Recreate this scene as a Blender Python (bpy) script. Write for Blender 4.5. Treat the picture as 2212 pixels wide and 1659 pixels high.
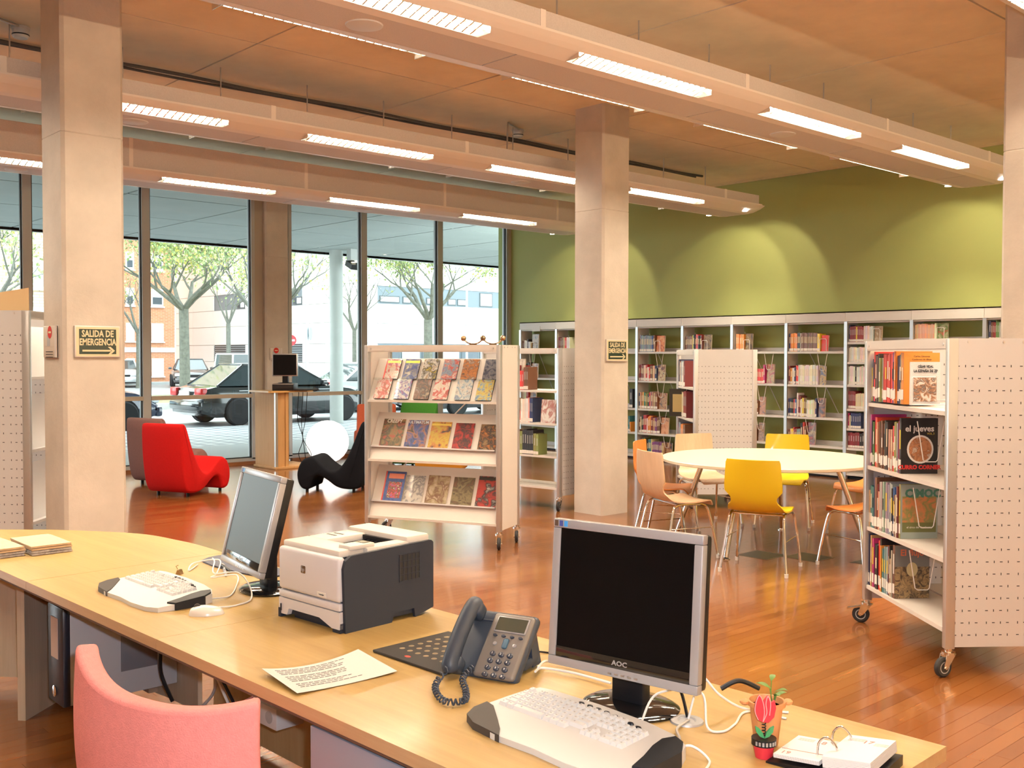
import bpy, bmesh, math, random
from mathutils import Vector, Matrix, Euler
for _o in list(bpy.data.objects): bpy.data.objects.remove(_o)
SC = bpy.context.scene
COL = SC.collection
RND = random.Random(11)
rad = math.radians
# ---------------------------------------------------------------- camera
cam = bpy.data.cameras.new('camera')
cam.sensor_fit = 'HORIZONTAL'; cam.sensor_width = 36.0; cam.lens = 36.0 * 2216 / 2212
cam.clip_start = 0.05; cam.clip_end = 500
cam_o = bpy.data.objects.new('camera', cam); COL.objects.link(cam_o)
_y, _p, _r = rad(47.68), rad(1.575), rad(0.083)
_fw = Vector((-math.sin(_y)*math.cos(_p), math.cos(_y)*math.cos(_p), -math.sin(_p)))
_rt = Vector((math.cos(_y), math.sin(_y), 0)); _up = _rt.cross(_fw)
_rt, _up = math.cos(_r)*_rt + math.sin(_r)*_up, -math.sin(_r)*_rt + math.cos(_r)*_up
cam_o.matrix_world = Matrix(((_rt.x, _up.x, -_fw.x, 0), (_rt.y, _up.y, -_fw.y, 0), (_rt.z, _up.z, -_fw.z, 1.6), (0, 0, 0, 1)))
SC.camera = cam_o
# ---------------------------------------------------------------- sky, light, exposure
w = bpy.data.worlds.new('overcast_sky'); SC.world = w; w.use_nodes = True
_bg = w.node_tree.nodes['Background']
_bg.inputs['Color'].default_value = (0.90, 0.96, 1.0, 1); _bg.inputs['Strength'].default_value = 7.5
SC.view_settings.view_transform = 'Standard'; SC.view_settings.look = 'None'
SC.view_settings.exposure = 0.0; SC.view_settings.gamma = 1.0; SC.view_settings.use_curve_mapping = False
SC.cycles.max_bounces = 8; SC.cycles.diffuse_bounces = 6; SC.cycles.glossy_bounces = 4; SC.cycles.transparent_max_bounces = 12
SC.cycles.transmission_bounces = 4; SC.cycles.sample_clamp_indirect = 6.0; SC.cycles.caustics_reflective = False; SC.cycles.caustics_refractive = False
TUBE_W = 96.0                       # watts per fluorescent louvre
TUBE_C = (1.0, 0.82, 0.60)
ADDED_UP_W = 1500.0  # watts of the added ceiling uplighter
SPOT_W = 50.0                       # wall washing downlights
def area_light(name, loc, sx, sy, watts, color, rot=(0, 0, 0), parent=None, spread=180):
    l = bpy.data.lights.new(name, 'AREA'); l.shape = 'RECTANGLE'; l.size = sx; l.size_y = sy; l.energy = watts; l.color = color; l.spread = rad(spread)
    o = bpy.data.objects.new(name, l); COL.objects.link(o); o.location = loc; o.rotation_euler = rot; o.parent = parent
    return o
# the photographer's flash
_fl = bpy.data.lights.new('camera_flash', 'SPOT'); _fl.energy = 240.0; _fl.color = (0.86, 0.91, 1.0); _fl.spot_size = rad(95); _fl.spot_blend = 0.5; _fl.shadow_soft_size = 0.02
_fo = bpy.data.objects.new('camera_flash', _fl); COL.objects.link(_fo); _fo.matrix_world = cam_o.matrix_world @ Matrix.Translation((0.05, 0.06, 0))
# daylight portal in the glazed side
for _n, _loc, _sx, _sy, _rot in (('window_portal', (-13.98, 4.75, 2.05), 4.1, 15.4, (0, rad(-90), 0)),):
    _l = area_light(_n, _loc, _sx, _sy, 1.0, (1, 1, 1), _rot); _l.data.cycles.is_portal = True
# ---------------------------------------------------------------- materials
_MC = {}
def nodes(m): return m.node_tree.nodes, m.node_tree.links
def mat(name, c, rough=0.5, metal=0.0, var=0.0, vscale=8.0, bump=0.0, bscale=60.0, coat=0.0, spec=0.5, emit=None, estr=0.0, stretch=None, dark=None, trans=0.0, sheen=0.0):
    if name in _MC: return _MC[name]
    m = bpy.data.materials.new(name); m.use_nodes = True; N, L = nodes(m); b = N['Principled BSDF']
    b.inputs['Base Color'].default_value = (*c, 1); b.inputs['Roughness'].default_value = rough; b.inputs['Metallic'].default_value = metal
    b.inputs['Coat Weight'].default_value = coat; b.inputs['Coat Roughness'].default_value = 0.08; b.inputs['Specular IOR Level'].default_value = spec
    b.inputs['Transmission Weight'].default_value = trans; b.inputs['Sheen Weight'].default_value = sheen
    if emit: b.inputs['Emission Color'].default_value = (*emit, 1); b.inputs['Emission Strength'].default_value = estr
    tc = None
    if var or bump:
        tc = N.new('ShaderNodeTexCoord'); mp = N.new('ShaderNodeMapping'); L.new(tc.outputs['Object'], mp.inputs['Vector'])
        if stretch: mp.inputs['Scale'].default_value = stretch
    if var:
        n = N.new('ShaderNodeTexNoise'); n.inputs['Scale'].default_value = vscale; n.inputs['Detail'].default_value = 5; n.inputs['Roughness'].default_value = 0.6
        L.new(mp.outputs['Vector'], n.inputs['Vector'])
        r = N.new('ShaderNodeValToRGB'); r.color_ramp.elements[0].position = 0.3; r.color_ramp.elements[1].position = 0.7
        d = dark or tuple(x*(1-var) for x in c)
        r.color_ramp.elements[0].color = (*d, 1); r.color_ramp.elements[1].color = (*(min(1, x*(1+var*0.35)) for x in c), 1)
        L.new(n.outputs['Fac'], r.inputs['Fac']); L.new(r.outputs['Color'], b.inputs['Base Color'])
    if bump:
        n2 = N.new('ShaderNodeTexNoise'); n2.inputs['Scale'].default_value = bscale; n2.inputs['Detail'].default_value = 4
        L.new(mp.outputs['Vector'], n2.inputs['Vector'])
        bp_ = N.new('ShaderNodeBump'); bp_.inputs['Strength'].default_value = bump; bp_.inputs['Distance'].default_value = 0.01
        L.new(n2.outputs['Fac'], bp_.inputs['Height']); L.new(bp_.outputs['Normal'], b.inputs['Normal'])
    _MC[name] = m; return m
def wood(name, c, c2, axis=0, scale=1.0, rough=0.35, coat=0.15, bump=0.05):
    """grain running along one local axis"""
    if name in _MC: return _MC[name]
    m = bpy.data.materials.new(name); m.use_nodes = True; N, L = nodes(m); b = N['Principled BSDF']
    b.inputs['Roughness'].default_value = rough; b.inputs['Coat Weight'].default_value = coat; b.inputs['Coat Roughness'].default_value = 0.12
    tc = N.new('ShaderNodeTexCoord'); mp = N.new('ShaderNodeMapping'); L.new(tc.outputs['Object'], mp.inputs['Vector'])
    s = [9.0*scale]*3; s[axis] = 0.55*scale; mp.inputs['Scale'].default_value = s
    n = N.new('ShaderNodeTexNoise'); n.inputs['Scale'].default_value = 1.6; n.inputs['Detail'].default_value = 6; n.inputs['Distortion'].default_value = 0.9; L.new(mp.outputs['Vector'], n.inputs['Vector'])
    wv = N.new('ShaderNodeTexNoise'); wv.inputs['Scale'].default_value = 14; wv.inputs['Detail'].default_value = 3; L.new(mp.outputs['Vector'], wv.inputs['Vector'])
    mx = N.new('ShaderNodeMath'); mx.operation = 'MULTIPLY_ADD'; mx.inputs[1].default_value = 0.45; L.new(wv.outputs['Fac'], mx.inputs[0]); L.new(n.outputs['Fac'], mx.inputs[2])
    r = N.new('ShaderNodeValToRGB'); r.color_ramp.elements[0].position = 0.45; r.color_ramp.elements[1].position = 0.95
    r.color_ramp.elements[0].color = (*c2, 1); r.color_ramp.elements[1].color = (*c, 1)
    L.new(mx.outputs[0], r.inputs['Fac']); L.new(r.outputs['Color'], b.inputs['Base Color'])
    bp_ = N.new('ShaderNodeBump'); bp_.inputs['Strength'].default_value = bump; bp_.inputs['Distance'].default_value = 0.004
    L.new(mx.outputs[0], bp_.inputs['Height']); L.new(bp_.outputs['Normal'], b.inputs['Normal'])
    _MC[name] = m; return m
def objcolor(name, rough=0.45, coat=0.0, var=0.0, vscale=30.0):
    """base colour comes from each object's own colour"""
    if name in _MC: return _MC[name]
    m = bpy.data.materials.new(name); m.use_nodes = True; N, L = nodes(m); b = N['Principled BSDF']
    b.inputs['Roughness'].default_value = rough; b.inputs['Coat Weight'].default_value = coat
    oi = N.new('ShaderNodeObjectInfo'); out = oi.outputs['Color']
    if var:
        tc = N.new('ShaderNodeTexCoord'); n = N.new('ShaderNodeTexNoise'); n.inputs['Scale'].default_value = vscale; n.inputs['Detail'].default_value = 3
        L.new(tc.outputs['Object'], n.inputs['Vector']); hs = N.new('ShaderNodeHueSaturation'); L.new(out, hs.inputs['Color'])
        mr = N.new('ShaderNodeMapRange'); mr.inputs['From Min'].default_value = 0.3; mr.inputs['From Max'].default_value = 0.7; mr.inputs['To Min'].default_value = 1-var; mr.inputs['To Max'].default_value = 1+var
        L.new(n.outputs['Fac'], mr.inputs['Value']); L.new(mr.outputs[0], hs.inputs['Value']); out = hs.outputs['Color']
    L.new(out, b.inputs['Base Color']); _MC[name] = m; return m
def art(name, cols, scale=5.0, seed=0.0, rough=0.3, distort=1.5, coat=0.3):
    """abstract printed picture: blotches of the given colours"""
    if name in _MC: return _MC[name]
    m = bpy.data.materials.new(name); m.use_nodes = True; N, L = nodes(m); b = N['Principled BSDF']
    b.inputs['Roughness'].default_value = rough; b.inputs['Coat Weight'].default_value = coat
    tc = N.new('ShaderNodeTexCoord'); mp = N.new('ShaderNodeMapping'); mp.inputs['Location'].default_value = (seed*1.7, seed*2.3, seed*0.9); L.new(tc.outputs['Object'], mp.inputs['Vector'])
    n = N.new('ShaderNodeTexNoise'); n.inputs['Scale'].default_value = scale; n.inputs['Detail'].default_value = 3; n.inputs['Distortion'].default_value = distort; L.new(mp.outputs['Vector'], n.inputs['Vector'])
    r = N.new('ShaderNodeValToRGB'); r.color_ramp.interpolation = 'LINEAR'; els = r.color_ramp.elements
    k = len(cols)
    for i, c in enumerate(cols):
        p = 0.3 + 0.4*i/(k-1)
        e = els[i] if i < 2 else els.new(p)
        e.position = p; e.color = (*c, 1)
    L.new(n.outputs['Fac'], r.inputs['Fac']); L.new(r.outputs['Color'], b.inputs['Base Color']); _MC[name] = m; return m
def glassmat(name, tint, refl=1.0):
    if name in _MC: return _MC[name]
    m = bpy.data.materials.new(name); m.use_nodes = True; N, L = nodes(m); N.remove(N['Principled BSDF'])
    t = N.new('ShaderNodeBsdfTransparent'); t.inputs['Color'].default_value = (*tint, 1); g = N.new('ShaderNodeBsdfGlossy'); g.inputs['Roughness'].default_value = 0.0
    fr = N.new('ShaderNodeFresnel'); fr.inputs['IOR'].default_value = 1.5; mu = N.new('ShaderNodeMath'); mu.operation = 'MULTIPLY'; mu.inputs[1].default_value = refl
    ge = N.new('ShaderNodeNewGeometry'); iv = N.new('ShaderNodeMath'); iv.operation = 'SUBTRACT'; iv.inputs[0].default_value = 1.0; L.new(ge.outputs['Backfacing'], iv.inputs[1]); m2 = N.new('ShaderNodeMath'); m2.operation = 'MULTIPLY'; L.new(fr.outputs[0], m2.inputs[0]); L.new(iv.outputs[0], m2.inputs[1])
    mx = N.new('ShaderNodeMixShader'); L.new(m2.outputs[0], mu.inputs[0]); L.new(mu.outputs[0], mx.inputs[0]); L.new(t.outputs[0], mx.inputs[1]); L.new(g.outputs[0], mx.inputs[2])
    L.new(mx.outputs[0], N['Material Output'].inputs['Surface']); _MC[name] = m; return m
# ---------------------------------------------------------------- mesh building
class G:
    """collects shapes into one mesh"""
    def __init__(s): s.v = []; s.f = []; s.m = []; s.T = None
    def add(s, vs, fs, mi=0, M=None):
        k = len(s.v)
        if M is not None: vs = [M @ Vector(p) for p in vs]
        s.v += [tuple(p) for p in vs]; s.f += [tuple(i+k for i in f) for f in fs]; s.m += [mi]*len(fs); return s
    def box(s, x0, y0, z0, x1, y1, z1, mi=0, M=None):
        return s.add([(x0, y0, z0), (x1, y0, z0), (x1, y1, z0), (x0, y1, z0), (x0, y0, z1), (x1, y0, z1), (x1, y1, z1), (x0, y1, z1)],
                     [(3, 2, 1, 0), (4, 5, 6, 7), (0, 1, 5, 4), (1, 2, 6, 5), (2, 3, 7, 6), (3, 0, 4, 7)], mi, M)
    def cbox(s, c, d, mi=0, M=None): return s.box(c[0]-d[0]/2, c[1]-d[1]/2, c[2]-d[2]/2, c[0]+d[0]/2, c[1]+d[1]/2, c[2]+d[2]/2, mi, M)
    def rbox(s, x0, y0, z0, x1, y1, z1, r=0.005, mi=0, M=None, seg=2):
        """box with rounded edges"""
        bm = bmesh.new(); bmesh.ops.create_cube(bm, size=1)
        for v in bm.verts: v.co = Vector(((x0+x1)/2+v.co.x*(x1-x0), (y0+y1)/2+v.co.y*(y1-y0), (z0+z1)/2+v.co.z*(z1-z0)))
        bmesh.ops.bevel(bm, geom=bm.edges[:], offset=r, segments=seg, affect='EDGES', profile=0.5)
        bm.verts.ensure_lookup_table(); vs = [v.co.copy() for v in bm.verts]; fs = [[v.index for v in f.verts] for f in bm.faces]; bm.free()
        return s.add(vs, fs, mi, M)
    def prism(s, poly, z0, z1, mi=0, M=None, mtop=None):
        n = len(poly); vs = [(x, y, z0) for x, y in poly] + [(x, y, z1) for x, y in poly]
        s.add(vs, [tuple(range(n-1, -1, -1))] + [(i, (i+1) % n, n+(i+1) % n, n+i) for i in range(n)], mi, M)
        return s.add([(x, y, z1) for x, y in poly], [tuple(range(n))], mi if mtop is None else mtop, M)
    def tube(s, pts, r, n=8, mi=0, M=None, closed=False, caps=True):
        P = [Vector(p) for p in pts]; k = len(P); rs = r if isinstance(r, (list, tuple)) else [r]*k
        vs = []; fs = []; up = None
        for i in range(k):
            a = P[(i-1) % k] if (closed or i > 0) else P[i]; b = P[(i+1) % k] if (closed or i < k-1) else P[i]
            t = (b-a).normalized() if (b-a).length > 1e-9 else Vector((0, 0, 1))
            if up is None: up = Vector((0, 0, 1)) if abs(t.z) < 0.9 else Vector((1, 0, 0))
            x = t.cross(up)
            if x.length < 1e-6: x = t.orthogonal()
            x.normalize(); y = t.cross(x).normalized(); up = -y if y.dot(up) < 0 else y
            for j in range(n):
                an = 2*math.pi*j/n; vs.append(P[i] + rs[i]*(math.cos(an)*x + math.sin(an)*up))
        for i in range(k if closed else k-1):
            i2 = (i+1) % k
            for j in range(n): fs.append((i*n+j, i*n+(j+1) % n, i2*n+(j+1) % n, i2*n+j))
        if caps and not closed: fs.append(tuple(range(n-1, -1, -1))); fs.append(tuple((k-1)*n+j for j in range(n)))
        return s.add(vs, fs, mi, M)
    def lathe(s, prof, n=24, mi=0, M=None):
        vs = []; fs = []; k = len(prof)
        for (r, z) in prof:
            for j in range(n):
                a = 2*math.pi*j/n; vs.append((r*math.cos(a), r*math.sin(a), z))
        for i in range(k-1):
            for j in range(n): fs.append((i*n+j, i*n+(j+1) % n, (i+1)*n+(j+1) % n, (i+1)*n+j))
        if prof[0][0] > 1e-5: fs.append(tuple(range(n-1, -1, -1)))
        if prof[-1][0] > 1e-5: fs.append(tuple((k-1)*n+j for j in range(n)))
        return s.add(vs, fs, mi, M)
    def cyl(s, p0, p1, r, n=16, mi=0, r2=None): return s.tube([p0, p1], [r, r if r2 is None else r2], n, mi)
    def sphere(s, c, r, n=20, mi=0, sc=(1, 1, 1)):
        k = n//2; prof = [(math.sin(math.pi*i/k)*r, -math.cos(math.pi*i/k)*r) for i in range(k+1)]
        return s.lathe(prof, n, mi, Matrix.Translation(c) @ Matrix.Diagonal((*sc, 1)))
    def sheet(s, fn, nu, nv, th=0.0, mi=0, M=None):
        """grid surface fn(u,v)->point, optional thickness along its normals"""
        P = [[Vector(fn(i/nu, j/nv)) for j in range(nv+1)] for i in range(nu+1)]
        vs = [p for row in P for p in row]; q = lambda i, j: i*(nv+1)+j
        fs = [(q(i, j), q(i+1, j), q(i+1, j+1), q(i, j+1)) for i in range(nu) for j in range(nv)]
        if th:
            k = len(vs); Q = []
            for i in range(nu+1):
                for j in range(nv+1):
                    du = P[min(i+1, nu)][j]-P[max(i-1, 0)][j]; dv = P[i][min(j+1, nv)]-P[i][max(j-1, 0)]
                    nn = du.cross(dv); nn = nn.normalized() if nn.length > 1e-9 else Vector((0, 0, 1)); Q.append(P[i][j]-nn*th)
            vs += Q; fs += [tuple(reversed([a+k for a in f])) for f in fs]
            bd = [q(i, 0) for i in range(nu+1)] + [q(nu, j) for j in range(1, nv+1)] + [q(i, nv) for i in range(nu-1, -1, -1)] + [q(0, j) for j in range(nv-1, 0, -1)]
            fs += [(bd[(a+1) % len(bd)], bd[a], bd[a]+k, bd[(a+1) % len(bd)]+k) for a in range(len(bd))]
        return s.add(vs, fs, mi, M)
    def mesh(s, name, mats, smooth=35):
        me = bpy.data.meshes.new(name); me.from_pydata(s.v, [], s.f)
        for m in (mats if isinstance(mats, (list, tuple)) else [mats]): me.materials.append(m)
        if any(s.m): me.polygons.foreach_set('material_index', s.m)
        if smooth:
            me.polygons.foreach_set('use_smooth', [True]*len(me.polygons)); me.set_sharp_from_angle(angle=rad(smooth))
        me.update(); return me
    def obj(s, name, mats, parent=None, smooth=35, loc=None, rot=None):
        o = bpy.data.objects.new(name, s.mesh(name, mats, smooth)); COL.objects.link(o)
        if parent is not None: o.parent = parent
        if loc is not None: o.location = loc
        if rot is not None: o.rotation_euler = rot
        return o
def tag(o, label, cat=None, group=None, kind=None):
    if label: o['label'] = label
    if cat: o['category'] = cat
    if group: o['group'] = group
    if kind: o['kind'] = kind
    return o
def thing(name, label, cat, loc=(0, 0, 0), rz=0.0, group=None):
    o = bpy.data.objects.new(name, None); COL.objects.link(o); o.location = loc; o.rotation_euler = (0, 0, rz); o.empty_display_size = 0.1
    return tag(o, label, cat, group)
def struct(name, g, mats, label, parent=None, smooth=0):
    return tag(g.obj(name, mats, parent, smooth), label, kind='structure')
def inst(name, me, parent=None, loc=(0, 0, 0), rot=(0, 0, 0), scale=(1, 1, 1), color=None):
    o = bpy.data.objects.new(name, me); COL.objects.link(o); o.parent = parent; o.location = loc; o.rotation_euler = rot; o.scale = scale
    if color: o.color = (*color, 1)
    return o
def copy_tree(o, parent=None):
    c = o.copy(); COL.objects.link(c); c.parent = parent
    for ch in o.children: copy_tree(ch, c)
    return c
def text(name, s, size, m, parent, M, ext=0.0004, wide=1.0, bold=0.0, align='CENTER', tall=1.0):
    """flat lettering as a mesh, centred at M, lying in M's xy plane"""
    cu = bpy.data.curves.new(name, 'FONT'); cu.body = s; cu.size = size; cu.extrude = ext; cu.align_x = align; cu.align_y = 'CENTER'; cu.offset = bold; cu.resolution_u = 2; cu.fill_mode = 'BOTH'
    t = bpy.data.objects.new('_t', cu); me = bpy.data.meshes.new_from_object(t); bpy.data.objects.remove(t); bpy.data.curves.remove(cu)
    me.name = name; me.transform(M @ Matrix.Diagonal((wide, tall, 1, 1))); me.materials.clear(); me.materials.append(m)
    o = bpy.data.objects.new(name, me); COL.objects.link(o); o.parent = parent; return o
def frame(origin, xdir, ydir):
    x = Vector(xdir).normalized(); y = Vector(ydir).normalized(); z = x.cross(y)
    return Matrix(((x.x, y.x, z.x, origin[0]), (x.y, y.y, z.y, origin[1]), (x.z, y.z, z.z, origin[2]), (0, 0, 0, 1)))
def arc(cx, cy, r, a0, a1, n): return [(cx+r*math.cos(rad(a0+(a1-a0)*i/n)), cy+r*math.sin(rad(a0+(a1-a0)*i/n))) for i in range(n+1)]
def smoothpath(pts, n=6):
    """Catmull-Rom through the points"""
    P = [Vector(p) for p in pts]; out = []
    for i in range(len(P)-1):
        a, b, c, d = P[max(i-1, 0)], P[i], P[i+1], P[min(i+2, len(P)-1)]
        for k in range(n):
            t = k/n; out.append(0.5*((2*b)+(c-a)*t+(2*a-5*b+4*c-d)*t*t+(3*b-a-3*c+d)*t**3))
    out.append(P[-1]); return out
ORD = ['first', 'second', 'third', 'fourth', 'fifth', 'sixth', 'seventh', 'eighth', 'ninth', 'tenth', 'eleventh', 'twelfth', 'thirteenth', 'fourteenth', 'fifteenth', 'sixteenth', 'seventeenth', 'eighteenth', 'nineteenth', 'twentieth', 'twenty-first', 'twenty-second', 'twenty-third', 'twenty-fourth', 'twenty-fifth', 'twenty-sixth']
# ================================================================ the room
CONC = mat('column_concrete', (0.56, 0.51, 0.45), 0.75, var=0.13, vscale=3.5, bump=0.12, bscale=55)
CEILM = mat('ceiling_concrete', (0.86, 0.76, 0.58), 0.8, var=0.10, vscale=2.2, bump=0.10, bscale=30)
JOINT = mat('dark_joint', (0.10, 0.085, 0.07), 0.9)
GREEN = mat('green_paint', (0.33, 0.36, 0.115), 0.65, var=0.03, vscale=2, bump=0.03, bscale=220)
CREAM = mat('cream_paint', (0.55, 0.50, 0.42), 0.7)
ALU = mat('window_aluminium', (0.42, 0.43, 0.43), 0.45, metal=0.3)
ALUB = mat('window_bronze', (0.40, 0.35, 0.28), 0.5, metal=0.1)
GASKET = mat('black_gasket', (0.012, 0.014, 0.016), 0.5)
PANE = glassmat('window_glass', (0.90, 0.95, 0.94))
WHITEM = mat('white_lacquered_metal', (0.60, 0.59, 0.58), 0.42)
BEAMM = mat('beam_sheet_metal', (0.82, 0.77, 0.72), 0.4)
PERF = mat('beam_perforated_sheet', (0.62, 0.58, 0.56), 0.55, var=0.10, vscale=140)
CHROME = mat('chrome', (0.86, 0.86, 0.86), 0.09, metal=1.0)
STEEL = mat('brushed_steel', (0.58, 0.57, 0.57), 0.35, metal=0.9)
BLACKP = mat('black_plastic', (0.010, 0.010, 0.012), 0.4, spec=0.2)
# floor planks
def plank_material():
    m = bpy.data.materials.new('merbau_plank'); m.use_nodes = True; N, L = nodes(m); b = N['Principled BSDF']
    b.inputs['Roughness'].default_value = 0.22; b.inputs['Coat Weight'].default_value = 0.55; b.inputs['Coat Roughness'].default_value = 0.10
    oi = N.new('ShaderNodeObjectInfo'); ge = N.new('ShaderNodeNewGeometry'); ad = N.new('ShaderNodeMath'); ad.operation = 'ADD'
    L.new(oi.outputs['Random'], ad.inputs[0]); L.new(ge.outputs['Random Per Island'], ad.inputs[1]); fr = N.new('ShaderNodeMath'); fr.operation = 'FRACT'; L.new(ad.outputs[0], fr.inputs[0])
    mp = N.new('ShaderNodeMapping'); mp.inputs['Scale'].default_value = (60, 3.0, 1); L.new(ge.outputs['Position'], mp.inputs['Vector'])
    n = N.new('ShaderNodeTexNoise'); n.inputs['Scale'].default_value = 1.0; n.inputs['Detail'].default_value = 5; L.new(mp.outputs['Vector'], n.inputs['Vector'])
    mx = N.new('ShaderNodeMath'); mx.operation = 'MULTIPLY_ADD'; mx.inputs[1].default_value = 0.55; L.new(n.outputs['Fac'], mx.inputs[0])
    mu = N.new('ShaderNodeMath'); mu.operation = 'MULTIPLY'; mu.inputs[1].default_value = 0.62; L.new(fr.outputs[0], mu.inputs[0]); L.new(mu.outputs[0], mx.inputs[2])
    r = N.new('ShaderNodeValToRGB'); e = r.color_ramp.elements; e[0].position = 0.12; e[0].color = (0.125, 0.040, 0.0105, 1); e[1].position = 1.05; e[1].color = (0.34, 0.150, 0.050, 1)
    e.new(0.5).color = (0.190, 0.064, 0.016, 1); e.new(0.88).color = (0.230, 0.087, 0.024, 1)
    L.new(mx.outputs[0], r.inputs['Fac']); L.new(r.outputs['Color'], b.inputs['Base Color'])
    return m
PLANK = plank_material()
XW, YN, YS, XE, CZ = -13.75, 12.5, -3.0, 3.2, 4.1
floor = struct('floor', G().box(XW-0.1, YS, -0.12, XE, YN, -0.006), mat('floor_bed', (0.05, 0.018, 0.008), 0.6), 'dark glossy reddish-brown wooden parquet floor of the reading room')
unit = G().box(-0.5, -0.5, -0.005, 0.5, 0.5, 0).mesh('plank', PLANK, 0)
_near = []; _far = []
_pw = 0.07; _x = XW
while _x < XE-0.02:
    _yy = YS - RND.uniform(0, 0.6)
    while _yy < YN:
        ln = RND.choice((0.38, 0.5, 0.5, 0.62, 0.75, 0.9)); y0, y1 = max(_yy, YS), min(_yy+ln, YN); _yy += ln
        if y1-y0 < 0.03: continue
        cx, cy = _x+_pw/2, (y0+y1)/2; d = Vector((cx, cy, -1.6)); z = d.dot(_fw)
        vis = z > 1 and abs(d.dot(_rt)/z) < 0.51 and abs(d.dot(_up)/z) < 0.385 and (cy > 2.6 or (cy < 1.15 and cx < -2.2))
        _near.append((d.length/(0.4+ln) if vis else 99+d.length, cx, cy, y1-y0))
    _x += _pw
_near.sort(); _far = _near[300:]; _near = _near[:300]
for _, cx, cy, ln in _near: inst('plank', unit, floor, (cx, cy, 0), scale=(_pw-0.0012, ln-0.0012, 1))
g = G()
for _, cx, cy, ln in _far:
    a, b = (_pw-0.0012)/2, (ln-0.0012)/2
    g.add([(cx-a, cy-b, 0), (cx+a, cy-b, 0), (cx+a, cy+b, 0), (cx-a, cy+b, 0), (cx-a, cy-b, -.005), (cx+a, cy-b, -.005), (cx+a, cy+b, -.005), (cx-a, cy+b, -.005)],
          [(0, 1, 2, 3), (4, 5, 1, 0), (5, 6, 2, 1), (6, 7, 3, 2), (7, 4, 0, 3)])
tag(g.obj('parquet_strips', PLANK, floor, 0), None, kind='stuff')
# ceiling slab with shuttering panels
ceiling = struct('ceiling', G().box(XW-0.35, YS-0.2, CZ+0.02, XE+0.2, YN+0.2, CZ+0.4), JOINT, 'raw tan concrete ceiling cast in large rectangular panels')
xs = [XW-0.3, -11.82, -7.52, -3.22, 1.08, XE+0.0]; ys = [YS, -2.07, -0.02, 2.03, 4.08, 6.12, 8.17, 10.25, 12.32, YN]
for i in range(len(xs)-1):
    for j in range(len(ys)-1):
        dz = RND.uniform(0, 0.004)
        G().box(xs[i]+0.009, ys[j]+0.009, CZ+dz, xs[i+1]-0.009, ys[j+1]-0.009, CZ+0.03).obj('ceiling_panel', CEILM, ceiling, 0)
# walls
struct('wall_north', G().box(XW-0.35, YN, 0, XE+0.2, YN+0.2, CZ+0.4), GREEN, 'olive green painted end wall behind the long wall bookcase')
struct('wall_east', G().box(XE, YS-0.2, 0, XE+0.2, YN+0.2, CZ+0.4), CREAM, 'cream side wall behind the photographer')
g = G().box(XW-0.35, YS-0.2, 0, XE+0.2, YS, CZ+0.4)
struct('wall_south', g, CREAM, 'cream rear wall outside the left edge of the view')
# glazed west side: one window per bay
def window(n, y0, y1):
    t = thing('window_%d' % n, 'tall aluminium-framed glazed bay with a low transom, %s' % WLAB[n], None); t['kind'] = 'structure'
    fw_ = 0.055
    g = G()
    for (a, b) in ((y0, y0+fw_), (y1-fw_, y1)): g.box(XW-0.13, a, 0.07, XW-0.01, b, CZ)
    g.box(XW-0.13, y0, 0.02, XW-0.01, y1, 0.09).box(XW-0.13, y0, CZ-0.07, XW-0.01, y1, CZ)
    g.obj('frame', ALU, t, 0)
    g = G().box(XW-0.12, y0+fw_, 0.98, XW+0.01, y1-fw_, 1.035); g.obj('transom', ALUB, t, 0)
    g = G()
    for (a, b) in ((y0+fw_, y0+fw_+0.018), (y1-fw_-0.018, y1-fw_)): g.box(XW-0.075, a, 0.09, XW-0.04, b, 4.03)
    g.box(XW-0.075, y0+fw_, 0.09, XW-0.04, y1-fw_, 0.105).obj('gasket', GASKET, t, 0)
    for (a, b) in ((0.095, 0.985), (1.03, 4.03)): G().box(XW-0.064, y0+fw_, a, XW-0.056, y1-fw_, b).obj('pane', PANE, t, 0)
    return t
WLAB = {1: 'farthest left of the perforated display unit', 2: 'left of the tall bay that shows the yellowish brick facade', 3: 'showing the pale brick facade left of the big column', 4: 'hidden mostly behind the big left column', 5: 'showing the orange brick building and the silver car',
        6: 'showing the tail of the black saloon, left of the window column', 7: 'showing the round outdoor pillar, right of the window column', 8: 'behind the comic display rack', 9: 'last one before the green wall'}
_e = [-0.33+0.0, 1.2, 2.73, 4.23, 5.765, 7.40]
for k in range(5): window(k+1, _e[k], _e[k+1])
window(6, -1.9, -0.33)['label'] = 'tall aluminium-framed glazed bay outside the left edge of the view'
for k, (a, b) in enumerate(((7.96, 9.33), (9.33, 10.88), (10.88, 12.45))): window(7+k, a, b)
bpy.data.objects['window_5']['label'] = 'tall glazed bay between the two concrete columns, showing trees and parked cars'
struct('trim_1', G().box(XW-0.02, YS, 0, XW+0.05, 7.5, 0.045).box(XW-0.02, 7.98, 0, XW+0.05, YN, 0.045), wood('sill_wood', (0.30, 0.12, 0.045), (0.17, 0.06, 0.02), 1), 'reddish wooden sill board along the foot of the glazing')
struct('trim_2', G().box(XW-0.14, 7.40, 0, XW-0.03, 7.56, CZ).box(XW-0.14, 7.92, 0, XW-0.03, 7.97, CZ).box(XW-0.14, 12.44, 0, XW+0.0, YN, CZ), ALUB, 'bronze metal strips closing the glazing against column and wall')
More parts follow.
